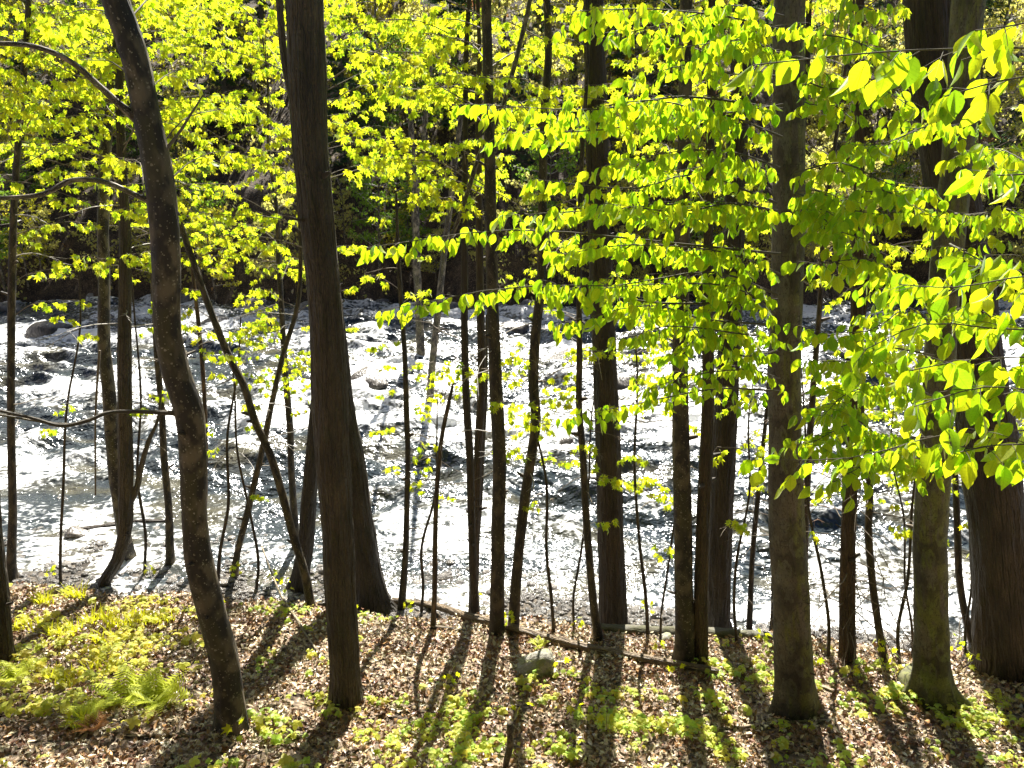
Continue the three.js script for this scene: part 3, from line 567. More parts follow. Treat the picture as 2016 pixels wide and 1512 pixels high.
for (const [r, ax, ay, bx, by, dd] of [[t17, 1046, 900, 990, 885, -0.3], [t17, 1046, 905, 1135, 905, 0.6], [t18, 1150, 930, 1240, 950, 0.3], [t18, 1150, 940, 1330, 985, 0.8], [t17, 1050, 745, 975, 735, 0.4], [t17, 1052, 770, 1130, 760, 0.3], [t16, 975, 740, 830, 735, 0.5], [t15, 945, 720, 850, 755, 0.6], [t18, 1140, 690, 1300, 700, 1.2], [t20, 1340, 730, 1240, 760, 0.8], [t12, 800, 760, 745, 780, 0.1], [t12, 802, 840, 735, 850, 0.2], [t12, 800, 930, 845, 920, 0.2], [t4, 620, 840, 560, 700, 0.5], [t21, 1392, 640, 1290, 690, 1.0], [t26, 1600, 780, 1680, 800, 0.8], [t27, 1684, 800, 1770, 830, 0.8], [t28, 1705, 900, 1780, 960, 0.5], [t32, 1882, 950, 1800, 985, 0.5], [t27, 1672, 960, 1600, 985, 0.6], [t23, 1505, 850, 1440, 900, 0.4]])
  spray(r, at(ax, ay, r.d), at(bx, by, r.d + dd), { width: 0.3, step: 0.11, from: 0.15, arch: 0.05, size: 0.9 });
for (const [r, n] of [[t5, 150], [t6a, 100], [t6b, 100], [t1, 150], [t7, 80], [t8, 100], [t9, 80], [t10, 80], [t11, 40], [t3, 80], [t4, 60], [t12, 100], [t14, 80], [t15, 60], [t16, 100], [t17, 80], [t18, 60], [t20, 60], [t21, 30], [t26, 60], [t27, 60], [t28, 40], [t32, 30], [t23, 20]]) finishLeaves(r, n);

for (const r of poles) { deadTwigs(r, 5, r.y0 + 0.6, 9, 0.6, M.twig, 0.02); finishLeaves(r, 25); }

/* the beech layers: [from x, y, distance, to x, y, distance, width of the layer, leaf size] */
reseed(515);
const beechLayers = [
  [1540, 215, 6.6, 925, 205, 5.0, 0.42, 1.0], [1540, 270, 6.7, 985, 262, 5.3, 0.4, 0.95], [1535, 330, 6.7, 1180, 330, 5.4, 0.4, 1.0], [1530, 400, 6.8, 1045, 352, 5.3, 0.28, 0.95],
  [1535, 440, 6.7, 985, 425, 5.2, 0.4, 1.0], [1530, 415, 6.8, 1190, 400, 4.9, 0.45, 1.05], [1535, 500, 6.7, 720, 488, 5.0, 0.3, 1.0], [1535, 540, 6.7, 1110, 500, 5.2, 0.4, 1.0],
  [1530, 590, 6.7, 748, 612, 5.1, 0.3, 1.0], [1530, 580, 6.7, 1080, 560, 5.2, 0.4, 1.05], [1530, 640, 6.8, 1090, 640, 5.3, 0.35, 1.0], [1530, 665, 6.8, 1230, 668, 5.1, 0.35, 1.05],
  [1535, 770, 6.8, 1108, 822, 5.2, 0.22, 0.95], [1535, 745, 6.8, 1265, 772, 5.4, 0.25, 0.95], [1530, 690, 6.8, 1330, 700, 5.6, 0.25, 1],
  [1540, 60, 6.6, 1135, 22, 5.2, 0.4, 1.0], [1540, 110, 6.6, 1330, 95, 5.4, 0.35, 1.0], [1540, 150, 6.6, 1230, 160, 5.6, 0.35, 0.9],
  [1565, 340, 6.6, 1830, 372, 5.0, 0.42, 1.05], [1565, 380, 6.6, 1840, 430, 4.8, 0.42, 1.05], [1570, 420, 6.6, 1700, 470, 5.2, 0.35, 1],
  [1570, 80, 6.6, 1770, 130, 5.3, 0.35, 0.95], [1570, 150, 6.6, 1800, 215, 5.2, 0.35, 0.95], [1570, 60, 6.6, 1720, 20, 5.4, 0.3, 0.9],
];
for (const [ax, ay, ad, bx, by, bd, w, s] of beechLayers) { const A = at(ax, ay, ad), B = at(bx, by, bd); spray(t24, A, B, { width: w, size: s, step: 0.08, from: 0.08, arch: 0.03 });
  if (w > 0.3 && rnd() < 0.55) spray(t24, A.clone().add(V(0, rr(-0.25, 0.2), 0)), B.clone().lerp(A, rr(0.1, 0.45)).add(V(0, rr(-0.22, 0.14), rr(-0.5, 0.5))), { width: w * 0.9, size: s, step: 0.08, from: 0.1, arch: 0.03 }); }
finishLeaves(t24, 300);
const beechLayers2 = [
  [1845, 560, 6.6, 1600, 520, 5.2, 0.4, 1.0], [1840, 640, 6.6, 1585, 650, 5.4, 0.4, 1.0], [1838, 700, 6.6, 1590, 710, 5.3, 0.35, 1.0], [1836, 780, 6.6, 1620, 820, 5.0, 0.4, 1.05], [1836, 860, 6.7, 1585, 880, 5.0, 0.42, 1.1], [1834, 900, 6.7, 1640, 950, 4.8, 0.35, 1.1],
  [1870, 480, 6.5, 2030, 560, 5.0, 0.4, 1.0], [1880, 300, 6.5, 2040, 330, 5.2, 0.4, 1.0], [1880, 420, 6.5, 2030, 440, 5.2, 0.4, 1.0], [1885, 250, 6.5, 1660, 285, 5.4, 0.35, 0.95], [1858, 620, 6.5, 1990, 640, 5.2, 0.35, 1],
];
for (const [ax, ay, ad, bx, by, bd, w, s] of beechLayers2) spray(t29, at(ax, ay, ad), at(bx, by, bd), { width: w, size: s * 1.05, step: 0.065, from: 0.08, arch: 0.03 });
finishLeaves(t29, 300);

/* a young beech just outside the picture reaches in with large near leaves */
const yb = (() => {
  const x = 3.1, d = 2.6, y = groundH(x, -d), root = base('young_beech_tree', V(x, y, -d));
  const line = along([V(x, y - 0.3, -d), V(x + 0.05, y + 1.2, -d), V(x - 0.04, y + 2.6, -d + 0.05), V(x + 0.06, y + 4.6, -d), V(x, y + 7, -d - 0.1)], 60);
  partOf(root, 'trunk', tube(line, line.map((_, i) => mixv(0.075, 0.02, i / 60)), 16, { tileU: 0.5, tileV: 1.6 }), M.smooth);
  tag(root, 'young beech whose large near leaves hang into the picture from its edge', 'tree');
  return { root, d, leaf: 'beech', leaves: [], twig: M.greenTwig, line };
})();
for (const [ax, ay, ad, bx, by, bd, w, s, st] of [
  [2180, 95, 2.5, 1482, 128, 2.55, 0.16, 1.15, 0.16], [2180, 150, 2.5, 1860, 190, 2.3, 0.16, 1.1, 0.12], [2180, 10, 2.5, 1920, 60, 2.4, 0.15, 1.1, 0.12],
  [2200, 330, 2.5, 1915, 345, 2.4, 0.16, 1.1, 0.12], [2190, 560, 2.6, 1770, 560, 3.0, 0.22, 1.05, 0.1], [2180, 620, 2.6, 1700, 690, 2.8, 0.22, 1.1, 0.1], [2180, 720, 2.6, 1790, 730, 2.5, 0.2, 1.15, 0.1],
  [2180, 760, 2.5, 1800, 800, 2.3, 0.2, 1.15, 0.1], [2180, 860, 2.4, 1890, 890, 2.2, 0.18, 1.15, 0.1], [2120, 850, 3.0, 1465, 905, 3.5, 0.2, 1.1, 0.14], [2180, 520, 2.8, 1880, 520, 3.3, 0.25, 1.05, 0.1],
]) spray(yb, at(ax, ay, ad), at(bx, by, bd), { width: w * 1.25, size: s * 0.78, step: st * 0.55, from: 0.1, arch: 0.02, gap: 1.0, r: 0.004 });
finishLeaves(yb, 300);

/* crowns of the tall trees, above the picture */
reseed(31);
for (const r of [t2, t3, t19, t22, t30, t6a, t16, t20]) {
  const inst = [], wood = [];
  for (let i = 0; i < 9; i++) {
    const A = r.line[Math.floor(r.line.length * rr(0.72, 0.97))], tn = rnd() * 6.28, l = rr(1.2, 2.8), B = A.clone().add(V(Math.cos(tn) * l, l * rr(0.3, 0.8), Math.sin(tn) * l));
    if (A.y < 11.5) continue;
    wood.push(tube([A, A.clone().lerp(B, 0.5).add(V(0, 0.15, 0)), B], [0.03, 0.02, 0.006], 5));
    for (let k = 0; k < 60; k++) inst.push(leafMatrix(B.clone().lerp(A, rnd() * 0.5).add(V(rr(-.7, .7), rr(-.4, .4), rr(-.7, .7))), V(rr(-1, 1), 0, rr(-1, 1)), 1, 0.1));
  }
  if (wood.length) partOf(r.root, 'upper_limbs', mergeGeometries(wood), M.twig);
  if (inst.length) { const im = new THREE.InstancedMesh(KIND.maple.geos[0], KIND.maple.mats[2], inst.length); im.name = 'upper_foliage'; im.userData.kind = 'stuff'; im.position.copy(r.root.position).negate(); inst.forEach((m, i) => im.setMatrixAt(i, m)); r.root.add(im); }
}

/* fine dead twigs on the reddish trunk and the thin saplings beside it */
function deadTwigs(rec, n, y0, y1, len, mat, down) {
  const inside = rec.line.filter((p) => p.y > y0 && p.y < y1);
  for (let i = 0; i < n; i++) {
    const A = inside[Math.floor(rnd() * inside.length)], tn = rnd() * 6.28, l = len * rr(0.4, 1.2), wood = [];
    let p = A.clone(), v = V(Math.cos(tn), rr(-0.1, 0.3), Math.sin(tn)); const pts = [p.clone()];
    for (let k = 0; k < 6; k++) { v.add(V(rr(-.3, .3), rr(-.25, .12) - down, rr(-.3, .3))).normalize(); p = p.clone().addScaledVector(v, l / 6); pts.push(p); if (k > 1) { const e = v.clone().add(V(rr(-1, 1), rr(-.6, .2), rr(-1, 1))).normalize(), q = p.clone().addScaledVector(e, l * rr(0.12, 0.35)); wood.push(tube([p, q], [0.0045, 0.0025], 3)); } }
    wood.unshift(tube(pts, pts.map((_, k) => mixv(0.009, 0.004, k / 6)), 4));
    partOf(rec.root, 'dead_twig', mergeGeometries(wood), mat);
  }
}
reseed(606);
deadTwigs(t27, 34, 1.4, 4.6, 1.3, M.twig, 0.10);
deadTwigs(t23, 16, 1.2, 4.5, 1.0, M.twig, 0.08);
deadTwigs(t26, 16, 1.2, 4.5, 0.9, M.redTwig, 0.08);
deadTwigs(t17, 8, 2.5, 6, 0.9, M.paleTwig, 0.02);
deadTwigs(t9, 8, 1.5, 5.5, 0.9, M.paleTwig, 0);
deadTwigs(t10, 8, 1.5, 6, 1.0, M.twig, 0.02);
deadTwigs(t7, 8, 1.5, 7, 1.0, M.twig, 0.02);
deadTwigs(t12, 12, 1.5, 6.5, 0.8, M.twig, 0);
deadTwigs(t14, 8, 2, 6, 0.8, M.twig, 0);
deadTwigs(t5, 8, 3, 8, 1.1, M.paleTwig, 0);
deadTwigs(t18, 8, 2, 6, 0.8, M.twig, 0.02);
deadTwigs(t28, 12, 1, 4, 0.8, M.twig, 0.06);
deadTwigs(t8, 6, 3, 6, 0.8, M.paleTwig, 0);
deadTwigs(t16, 6, 3, 7, 0.9, M.paleTwig, 0.03);
deadTwigs(t6b, 6, 3, 8, 1.2, M.paleTwig, 0);

/* ------------------------------------------------------------------ logs, sticks and rocks of the bank */
function log(name, label, category, pts, o = {}) {
  const P = pts.map(([x, y], i) => o.d ? at(x, y, -onGround(x, y + o.d).z) : onGround(x, y, !!o.water));
  const R = pts.map(([, , w], i) => w / 2 * depthOf(P[i]) / FOCAL);
  if (!o.d) P.forEach((p, i) => { p.y = Math.max(groundH(p.x, p.z), -0.05) + R[i] * (o.lift ?? 0.9) + (pts[i][3] || 0); });
  const n = pts.length * 7, line = along(P, n), radii = line.map((_, i) => lerpList(R, i / n));
  const root = base(name, line[0]);
  partOf(root, 'stem', tube(line, radii, R[0] > 0.04 ? 14 : 7, { cap: true, tileU: 0.4, tileV: 0.9, shape: (ca, sa, i, p) => 1 + 0.14 * N3(ca * 1.3, sa * 1.3, i * 0.4) + 0.08 * N3(ca * 4, sa * 4, i * 1.1), tint: () => o.tone || [1, 1, 1] }), o.mat || M.furrow);
  return tag(root, label, category, o.group);
}
log('fallen_log', 'long thin bark-covered log lying across the bank below the trunks', 'log', [[772, 1182, 13], [850, 1192, 14], [930, 1216, 16], [1000, 1234, 18], [1080, 1257, 18], [1180, 1280, 17], [1280, 1299, 17], [1415, 1322, 15]], { tone: [1.35, 1.15, 0.9], d: 9 });
log('mossy_log', 'short dark rotting log at the water edge behind the lichen blotched maple', 'log', [[1175, 1240, 22], [1250, 1246, 24], [1330, 1248, 24], [1400, 1250, 26], [1480, 1256, 26], [1540, 1262, 22]], { tone: [0.3, 0.28, 0.18], mat: M.moss, lift: 0.1 });
log('driftwood_log', 'black waterlogged branch lying in the river by the curved tree foot', 'log', [[140, 1048, 16, 0.02], [190, 1040, 14, 0.03], [250, 1030, 12, 0.03], [330, 1026, 8, 0.03]], { tone: [0.35, 0.3, 0.25], water: true, lift: 0.2 });
[['curved bare stick on the litter below the forked tree', [[716, 1322, 6], [742, 1348, 8], [790, 1370, 9], [836, 1386, 6]], 1.7],
  ['pale stick lying at the foot of the grey beech', [[1330, 1446, 7], [1440, 1438, 8], [1530, 1428, 8], [1640, 1420, 5]], 1.3],
  ['thin stick on the litter by the foot of the crooked maple', [[250, 1452, 5], [330, 1452, 7], [400, 1455, 6], [455, 1452, 4]], 1.5],
  ['pale twig pointing up the bank between seedlings and the mossy beech', [[1610, 1352, 6], [1650, 1368, 6], [1690, 1388, 4]], 1.6],
  ['dark stick lying under the fallen log by the mossy rock', [[842, 1236, 8], [880, 1242, 9], [915, 1246, 7]], 0.7],
  ['slim dead branch propped on the litter beneath the leaning sapling', [[520, 1120, 3, 0.5], [548, 1180, 4, 0.25], [585, 1230, 5, 0.08], [630, 1290, 6, 0.02], [700, 1330, 5, 0]], 1.4],
  ['grey stick half buried in leaves below the curved stick', [[730, 1418, 6], [790, 1402, 6], [850, 1406, 4]], 1.2],
  ['brown stick on the litter under the mossy rock', [[820, 1344, 7], [860, 1338, 7], [890, 1330, 5]], 0.9],
].forEach(([label, pts, k]) => log('fallen_stick', label, 'stick', pts, { tone: [k, k * 0.9, k * 0.78], mat: M.speck }));
{ // the upright broken stick near the lower edge
  const f = onGround(1000, 1512), A = at(1004, 1424, -f.z), root = base('broken_stick', V(f.x, groundH(f.x, f.z), f.z)), w = 13 / 2 * depthOf(f) / FOCAL;
  const line = along([V(f.x - 0.02, groundH(f.x, f.z) - 0.1, f.z), f.clone().add(V(-0.02, 0.05, 0)), f.clone().lerp(A, 0.5).add(V(0.01, 0, 0)), A], 16);
  partOf(root, 'stem', tube(line, line.map((_, i) => w * (1 + 0.15 * N3(i * 0.5, 2, 1))), 9, { cap: true, tileU: 0.2, tileV: 0.5, tint: () => [0.7, 0.62, 0.5], capTint: [1.6, 1.4, 1] }), M.speck);
  tag(root, 'upright brown stub of a broken stick in the leaf litter', 'stick');
}
function rockGeo(r, squash, sd, detail = 4) {
  const g = new THREE.IcosahedronGeometry(1, detail), m = mergeVertices(g.deleteAttribute('uv') && g.deleteAttribute('normal') ? g : g), p = m.attributes.position;
  const uv = [], col = [];
  for (let i = 0; i < p.count; i++) {
    const x = p.getX(i), y = p.getY(i), z = p.getZ(i);
    let k = 1 + 0.32 * N3(x * 0.9 + sd, y * 0.9, z * 0.9) + 0.12 * N3(x * 2.4, y * 2.4 + sd, z * 2.4) + 0.04 * N3(x * 7, y * 7, z * 7 + sd);
    for (let f = 0; f < 9; f++) { const a = f * 2.4 + sd, e = ((f * 0.37 + sd * 0.11) % 1) * 1.5 - 0.5, c = Math.hypot(1, e), dp = (x * Math.cos(a) + y * e + z * Math.sin(a)) / c; if (dp > 0.2) k = Math.min(k, (0.72 + 0.12 * N3(f, sd, 1)) / dp); }
    p.setXYZ(i, x * k * r, y * k * r * squash, z * k * r * 0.9);
    uv.push(x * r * 1.6 + y * r * 0.5, z * r * 1.6 + y * r * 1.2); col.push(1, 1, 1);
  }
  m.setAttribute('uv', new THREE.Float32BufferAttribute(uv, 2)); m.setAttribute('color', new THREE.Float32BufferAttribute(col, 3));
  m.computeVertexNormals();
  return m;
}
function rock(name, label, category, px, py, r, squash, mat, sink, sd, group) {
  const p = onGround(px, py, false), root = base(name, p);
  mesh('stone', rockGeo(r, squash, sd), mat, root).position.y = r * squash * sink;
  root.rotation.y = sd;
  return tag(root, label, category, group);
}
rock('mossy_rock', 'moss patched boulder below the fallen log with a trunk shadow across it', 'rock', 1052, 1322, 0.36, 0.8, M.moss, 0.02, 2.9);
rock('mossy_rock', 'small pale rock at the foot of the lichen blotched maple', 'rock', 1312, 1262, 0.14, 0.6, M.moss, 0.3, 4.1);
rocksInRiver.forEach((q, i) => {
  const root = base('river_boulder', V(q.p.x, 0, q.p.z));
  mesh('stone', rockGeo(q.r * 0.75, 0.55, i * 3.7), M.boulder, root).position.y = -q.r * 0.06;
  tag(root, 'dark wet boulder breaking the surface of the rapids', 'boulder', 'boulders in the rapids');
});
reseed(88);
{ // cobbles of the bar belong to the ground: the largest as stones of their own, the shingle between them as one mass
  const shapes = [1, 2, 3, 4, 5].map((q) => rockGeo(1, 0.5, q * 2.3, 1)), tones = [0.55, 0.8, 1.0, 1.25].map((v) => { const m = M.wet.clone(); m.color.setRGB(v, v * 0.98, v * 0.95); return m; });
  for (let i = 0, made = 0; i < 4000 && made < 290; i++) {
    const x = rr(-9, 7.5), d = mixv(edgeD(x) + 0.3, barD(x) + 0.2, rnd()), y = groundH(x, -d), q = rr(0.07, 0.15);
    if (y < -0.12) continue;
    const c = mesh(made ? `cobble_${String(made).padStart(3, '0')}` : 'cobble', shapes[i % 5], tones[i % 4], ground);
    c.position.set(x, y + q * 0.2, -d); c.scale.setScalar(q); c.rotation.set(rr(-.2, .2), rr(0, 6.28), rr(-.2, .2)); made++;
  }
  shapes.slice(0, 3).forEach((g, k) => {
    const list = [];
    for (let i = 0; i < 5200; i++) {
      const x = rr(-11, 9), d = mixv(edgeD(x) + 0.2, barD(x) + 0.5, rnd()), y = groundH(x, -d), q = rr(0.022, 0.075);
      if (y < -0.15) continue;
      list.push([new THREE.Matrix4().makeRotationFromEuler(new THREE.Euler(rr(-.4, .4), rr(0, 6.28), rr(-.4, .4))).scale(V(q * rr(0.8, 1.3), q, q)).setPosition(x, y + q * 0.15, -d), new THREE.Color().setScalar(rr(0.5, 1.35))]);
    }
    const im = new THREE.InstancedMesh(g, M.wet, list.length); im.name = 'shingle'; im.userData.kind = 'stuff'; im.castShadow = im.receiveShadow = true;
    list.forEach(([m, c], i) => { im.setMatrixAt(i, m); im.setColorAt(i, c); });
    ground.add(im);
  });
}

/* ------------------------------------------------------------------ litter, ground cover and small plants */
reseed(2020);
function scatter(name, geo, mat, list, label, category) {
  const im = new THREE.InstancedMesh(geo, mat, list.length);
  im.name = name; im.castShadow = im.receiveShadow = true;
  list.forEach(([m, c], i) => { im.setMatrixAt(i, m); im.setColorAt(i, c); });
  scene.add(im);
  return tag(im, label, category, null, 'stuff');
}
const flat = (g) => { g.translate(0, 0.5, 0); g.rotateX(-Math.PI / 2); return g; };
const deadLeaf = flat(ovateLeaf(0.5, 0.4, 1.0, 0.6)), deadLeaves = [deadLeaf, flat(ovateLeaf(0.75, -0.35, 0.8, 0.3)), flat(lobedLeaf(0.5, -0.3, 11)), flat(lobedLeaf(-0.3, 0.5, 12))];   // curled dead leaves lying about
const litterTones = [[0.30, 0.22, 0.11], [0.36, 0.27, 0.15], [0.47, 0.40, 0.25], [0.17, 0.10, 0.045], [0.15, 0.06, 0.022], [0.30, 0.16, 0.05], [0.46, 0.40, 0.24]];
const litter = [];
for (let i = 0; i < 84000; i++) {
  const x = rr(-10, 10), d = rr(4.6, 12), e = edgeD(x) - d;
  if (e < -0.2 || (e < 0.15 && rnd() < 0.5)) continue;
  if (N3(x * 1.1, d * 1.6, 63) + 0.5 * N3(x * 3.3, d * 3.3, 64) < -0.62) continue;
  const y = groundH(x, -d), s = rr(0.045, 0.10), damp = N3(x * 0.9, d * 1.3, 67) + 0.6 * N3(x * 2.6, d * 3.1, 68) > 0.18, c = litterTones[damp && rnd() < 0.75 ? 3 + Math.floor(rnd() * 3) : Math.floor(rnd() * 7)], v = rr(0.7, 1.15);
  const m = new THREE.Matrix4().makeRotationFromEuler(new THREE.Euler(rr(-0.9, 0.9), rr(0, 6.28), rr(-0.9, 0.9), 'YXZ')); if (rnd() < 0.5) m.multiply(new THREE.Matrix4().makeRotationX(Math.PI));
  m.scale(V(s, s, s)).setPosition(x, y + rr(0.01, 0.06), -d);
  litter.push([m, new THREE.Color(c[0] * v, c[1] * v, c[2] * v)]);
}
const litterMat = new THREE.MeshPhysicalMaterial({ color: 0xffffff, roughness: 0.6, clearcoat: 0.4, clearcoatRoughness: 0.3, side: THREE.DoubleSide });
const litterRoot = new THREE.Group(); litterRoot.name = 'leaf_litter'; scene.add(litterRoot);
tag(litterRoot, 'dry brown leaf litter covering the near bank', 'leaf litter', null, 'stuff');
deadLeaves.forEach((g, k) => {
  const mine = litter.filter((_, i) => i % 4 === k), im = new THREE.InstancedMesh(g, litterMat, mine.length);
  im.name = 'dead_leaves'; im.userData.kind = 'stuff'; im.castShadow = im.receiveShadow = true;
  mine.forEach(([m, c], i) => { im.setMatrixAt(i, m); im.setColorAt(i, c); });
  litterRoot.add(im);
});
const farLitter = [];
for (let i = 0; i < 5000; i++) {
  const x = rr(-45, 45), d = rr(37, 80), y = groundH(x, -d); if (y < 0.1) continue;
  const s = rr(0.12, 0.32), c = litterTones[Math.floor(rnd() * 7)], m = new THREE.Matrix4().makeRotationFromEuler(new THREE.Euler(rr(-0.4, 1.0), rr(0, 6.28), rr(-0.5, 0.5), 'YXZ'));
  farLitter.push([m.scale(V(s, s, s)).setPosition(x, y + rr(0.02, 0.12), -d), new THREE.Color(...c)]);
}
scatter('slope_litter', deadLeaf, new THREE.MeshPhysicalMaterial({ color: 0xffffff, roughness: 0.7, side: THREE.DoubleSide }), farLitter, 'drifts of dead leaves on the wooded slope beyond the river', 'leaf litter');

// low green plants: three leaflets on the ground, thick in patches
const trefoil = (() => { const l = []; for (let k = 0; k < 4; k++) { const g = ovateLeaf(0.25, 0.15, 1.3, 0); g.rotateX(-1.25); g.rotateY(k * 1.571 + 0.3); l.push(g); } return mergeGeometries(l); })();
const cover = [], patches = [[700, 1470, 1.3, 1], [860, 1440, 0.9, 0.9], [560, 1490, 0.9, 1], [200, 1250, 1.5, 1.3], [120, 1300, 1.2, 1.3], [260, 1380, 0.9, 1.2], [620, 1190, 1.1, 0.9], [480, 1150, 0.8, 1], [820, 1220, 0.9, 0.9], [1130, 1390, 0.8, 0.9], [1290, 1400, 0.8, 1], [1450, 1350, 0.8, 1], [1480, 1300, 0.7, 1], [1700, 1340, 0.8, 1], [1740, 1380, 0.7, 1], [1980, 1490, 1.1, 0.9], [1550, 1490, 0.7, 0.8], [1350, 1490, 0.8, 0.8], [1900, 1400, 0.8, 0.9], [1060, 1470, 0.8, 0.8], [60, 1420, 0.9, 1], [600, 1290, 0.8, 0.8], [1200, 1480, 0.6, 0.9], [30, 1170, 0.9, 1], [330, 1160, 0.8, 1]];
for (const [px, py, r, k] of patches) {
  const c = onGround(px, py);
  for (let i = 0; i < 520 * r * r; i++) {
    const a = rnd() * 6.28, q = Math.sqrt(rnd()) * r * 1.15, x = c.x + Math.cos(a) * q, z = c.z + Math.sin(a) * q * 0.9;
    if (edgeD(x) + z < 0.05 || N3(x * 1.5, z * 1.5, 61) + 0.5 * N3(x * 4.5, z * 4.5, 62) < 0.02) continue;
    const s = (rnd() < 0.2 ? rr(0.05, 0.075) : rr(0.018, 0.045)) * (0.8 + 0.35 * k), m = new THREE.Matrix4().makeRotationFromEuler(new THREE.Euler(rr(-0.6, 0.6), rr(0, 6.28), rr(-0.6, 0.6))).scale(V(s, s, s)).setPosition(x, groundH(x, z) + rr(0.04, 0.16), z);
    const v = rr(0.75, 1.15); cover.push([m, new THREE.Color(v * (px < 500 ? rr(0.9, 1.2) : rr(0.7, 1.15)), v, v * rr(0.6, 1.6))]);
  }
}
scatter('ground_cover', trefoil, leafMat(0.6, 0.62, 0.08, 0.6), cover, 'low yellow green ground plants growing in patches through the litter', 'ground cover');

function stemTo(p, h, bend) { return along([p.clone(), p.clone().add(V(bend * 0.3, h * 0.5, 0)), p.clone().add(V(bend, h, bend * 0.5))], 5); }
function seedling(px, py, h, n, label, leafSet = 'maple', size = 1) {
  const p = onGround(px, py, false); p.y = groundH(p.x, p.z);
  const root = base('maple_seedling', p), line = stemTo(p, h, rr(-0.08, 0.08));
  partOf(root, 'stem', tube(line, line.map((_, i) => mixv(0.005, 0.0025, i / 5)), 5), M.twig);
  const k = KIND[leafSet];
  for (let i = 0; i < n; i++) {
    const l = mesh('leaf', k.geos[i % k.geos.length], k.mats[i % k.mats.length], root), q = line[i < n * 0.6 ? 5 : 3], tn = i * 2.4;
    leafMatrix(q.clone().add(V(Math.cos(tn) * 0.03, rr(-0.02, 0.02), Math.sin(tn) * 0.03)).sub(root.position), V(Math.cos(tn), 0.2, Math.sin(tn)).multiplyScalar(1.4), 0.6, k.size * size * 0.95).decompose(l.position, l.quaternion, l.scale);
  }
  return tag(root, label, 'seedling', 'maple seedlings on the bank');
}
reseed(73);
for (const [px, py, h, n] of [[800, 1225, 0.35, 7], [1275, 1228, 0.42, 9], [1000, 1250, 0.4, 8], [1130, 1250, 0.3, 6], [940, 1190, 0.35, 6], [1300, 1300, 0.3, 6], [1500, 1290, 0.35, 7], [1550, 1280, 0.3, 6], [1690, 1360, 0.35, 8], [1740, 1330, 0.4, 8], [1900, 1330, 0.35, 7], [470, 1150, 0.4, 7], [540, 1160, 0.35, 6], [440, 1220, 0.3, 6], [300, 1150, 0.35, 7], [1720, 1300, 0.4, 7], [1880, 1300, 0.35, 6], [100, 1150, 0.35, 6], [1100, 1330, 0.25, 5], [880, 1350, 0.22, 5], [1130, 1420, 0.25, 6], [1020, 1410, 0.2, 5], [470, 1470, 0.3, 4], [740, 1500, 0.3, 4], [1330, 1340, 0.25, 5], [570, 1180, 0.4, 7], [690, 1220, 0.3, 5], [1195, 1450, 0.3, 4], [1600, 1330, 0.3, 6]])
  seedling(px, py, h, n, 'small maple seedling with drooping pale leaves in the litter of the near bank');

const rustFern = leafMat(0.36, 0.15, 0.03, 0.4), fernMat = leafMat(0.58, 0.64, 0.03, 0.65);
function frondGeo(len, lift) {                                       // a frond with paired leaflets along an arched rib
  const parts = [], n = 13, rib = [];
  for (let i = 0; i <= 6; i++) { const t = i / 6; rib.push(V(t * len * 0.85, lift * Math.sin(t * 2.2) * len, 0)); }
  parts.push(tube(rib, rib.map((_, i) => mixv(0.004, 0.001, i / 6)), 3));
  for (const g of parts) g.deleteAttribute('color');
  const leaflet = ovateLeaf(0.2, 0.25, 0.34, 0);
  for (let i = 1; i <= n; i++) for (const s of [-1, 1]) {
    const t = i / (n + 1), f = t * 6, j = Math.min(5, Math.floor(f)), p = rib[j].clone().lerp(rib[j + 1], f - j), l = len * 0.3 * Math.sin(Math.PI * Math.pow(t, 0.75)) * 0.9 + 0.012;
    const g = leaflet.clone(); g.scale(l, l, l); g.rotateX(s > 0 ? -1.35 : 1.35); g.rotateY(-s * 0.45); g.translate(p.x, p.y, p.z); parts.push(g);
  }
  return mergeGeometries(parts);
}
const fronds = [frondGeo(0.5, 0.42), frondGeo(0.42, 0.55), frondGeo(0.56, 0.35)];
function fern(px, py, n, size, mat, label) {
  const p = onGround(px, py, false); p.y = groundH(p.x, p.z);
  const root = base('fern', p);
  for (let i = 0; i < n; i++) { const f = mesh('frond', fronds[i % 3], mat, root); f.rotation.set(0, i / n * 6.28 + rr(-0.3, 0.3), rr(-0.1, 0.25), 'YXZ'); f.scale.setScalar(size * rr(0.8, 1.15)); }
  return tag(root, label, 'fern');
}
reseed(17);
fern(245, 1385, 12, 1.15, fernMat, 'bright yellow green fern near the foot of the crooked maple');
fern(310, 1390, 11, 1.05, fernMat, 'light green fern touching the brightest fern, closer to the crooked maple');
fern(170, 1420, 8, 0.7, fernMat, 'small yellowish fern beside a clump of rusty dead leaves');
fern(185, 1440, 8, 0.55, rustFern, 'rusty dead fern with curled fronds in front of the bright ferns');
fern(25, 1345, 9, 0.75, fernMat, 'broad fern beside the trunk cut by the picture edge');
fern(65, 1325, 8, 0.6, fernMat, 'smaller fern next to the fern by the trunk cut by the picture edge');
fern(1060, 1275, 7, 0.5, fernMat, 'shaded fern tucked between the mossy rock and the fallen log');
fern(1960, 1385, 7, 0.5, fernMat, 'small fern at the foot of the giant furrowed trunk');
fern(1850, 1395, 7, 0.45, fernMat, 'small fern against the root foot of the mossy beech');

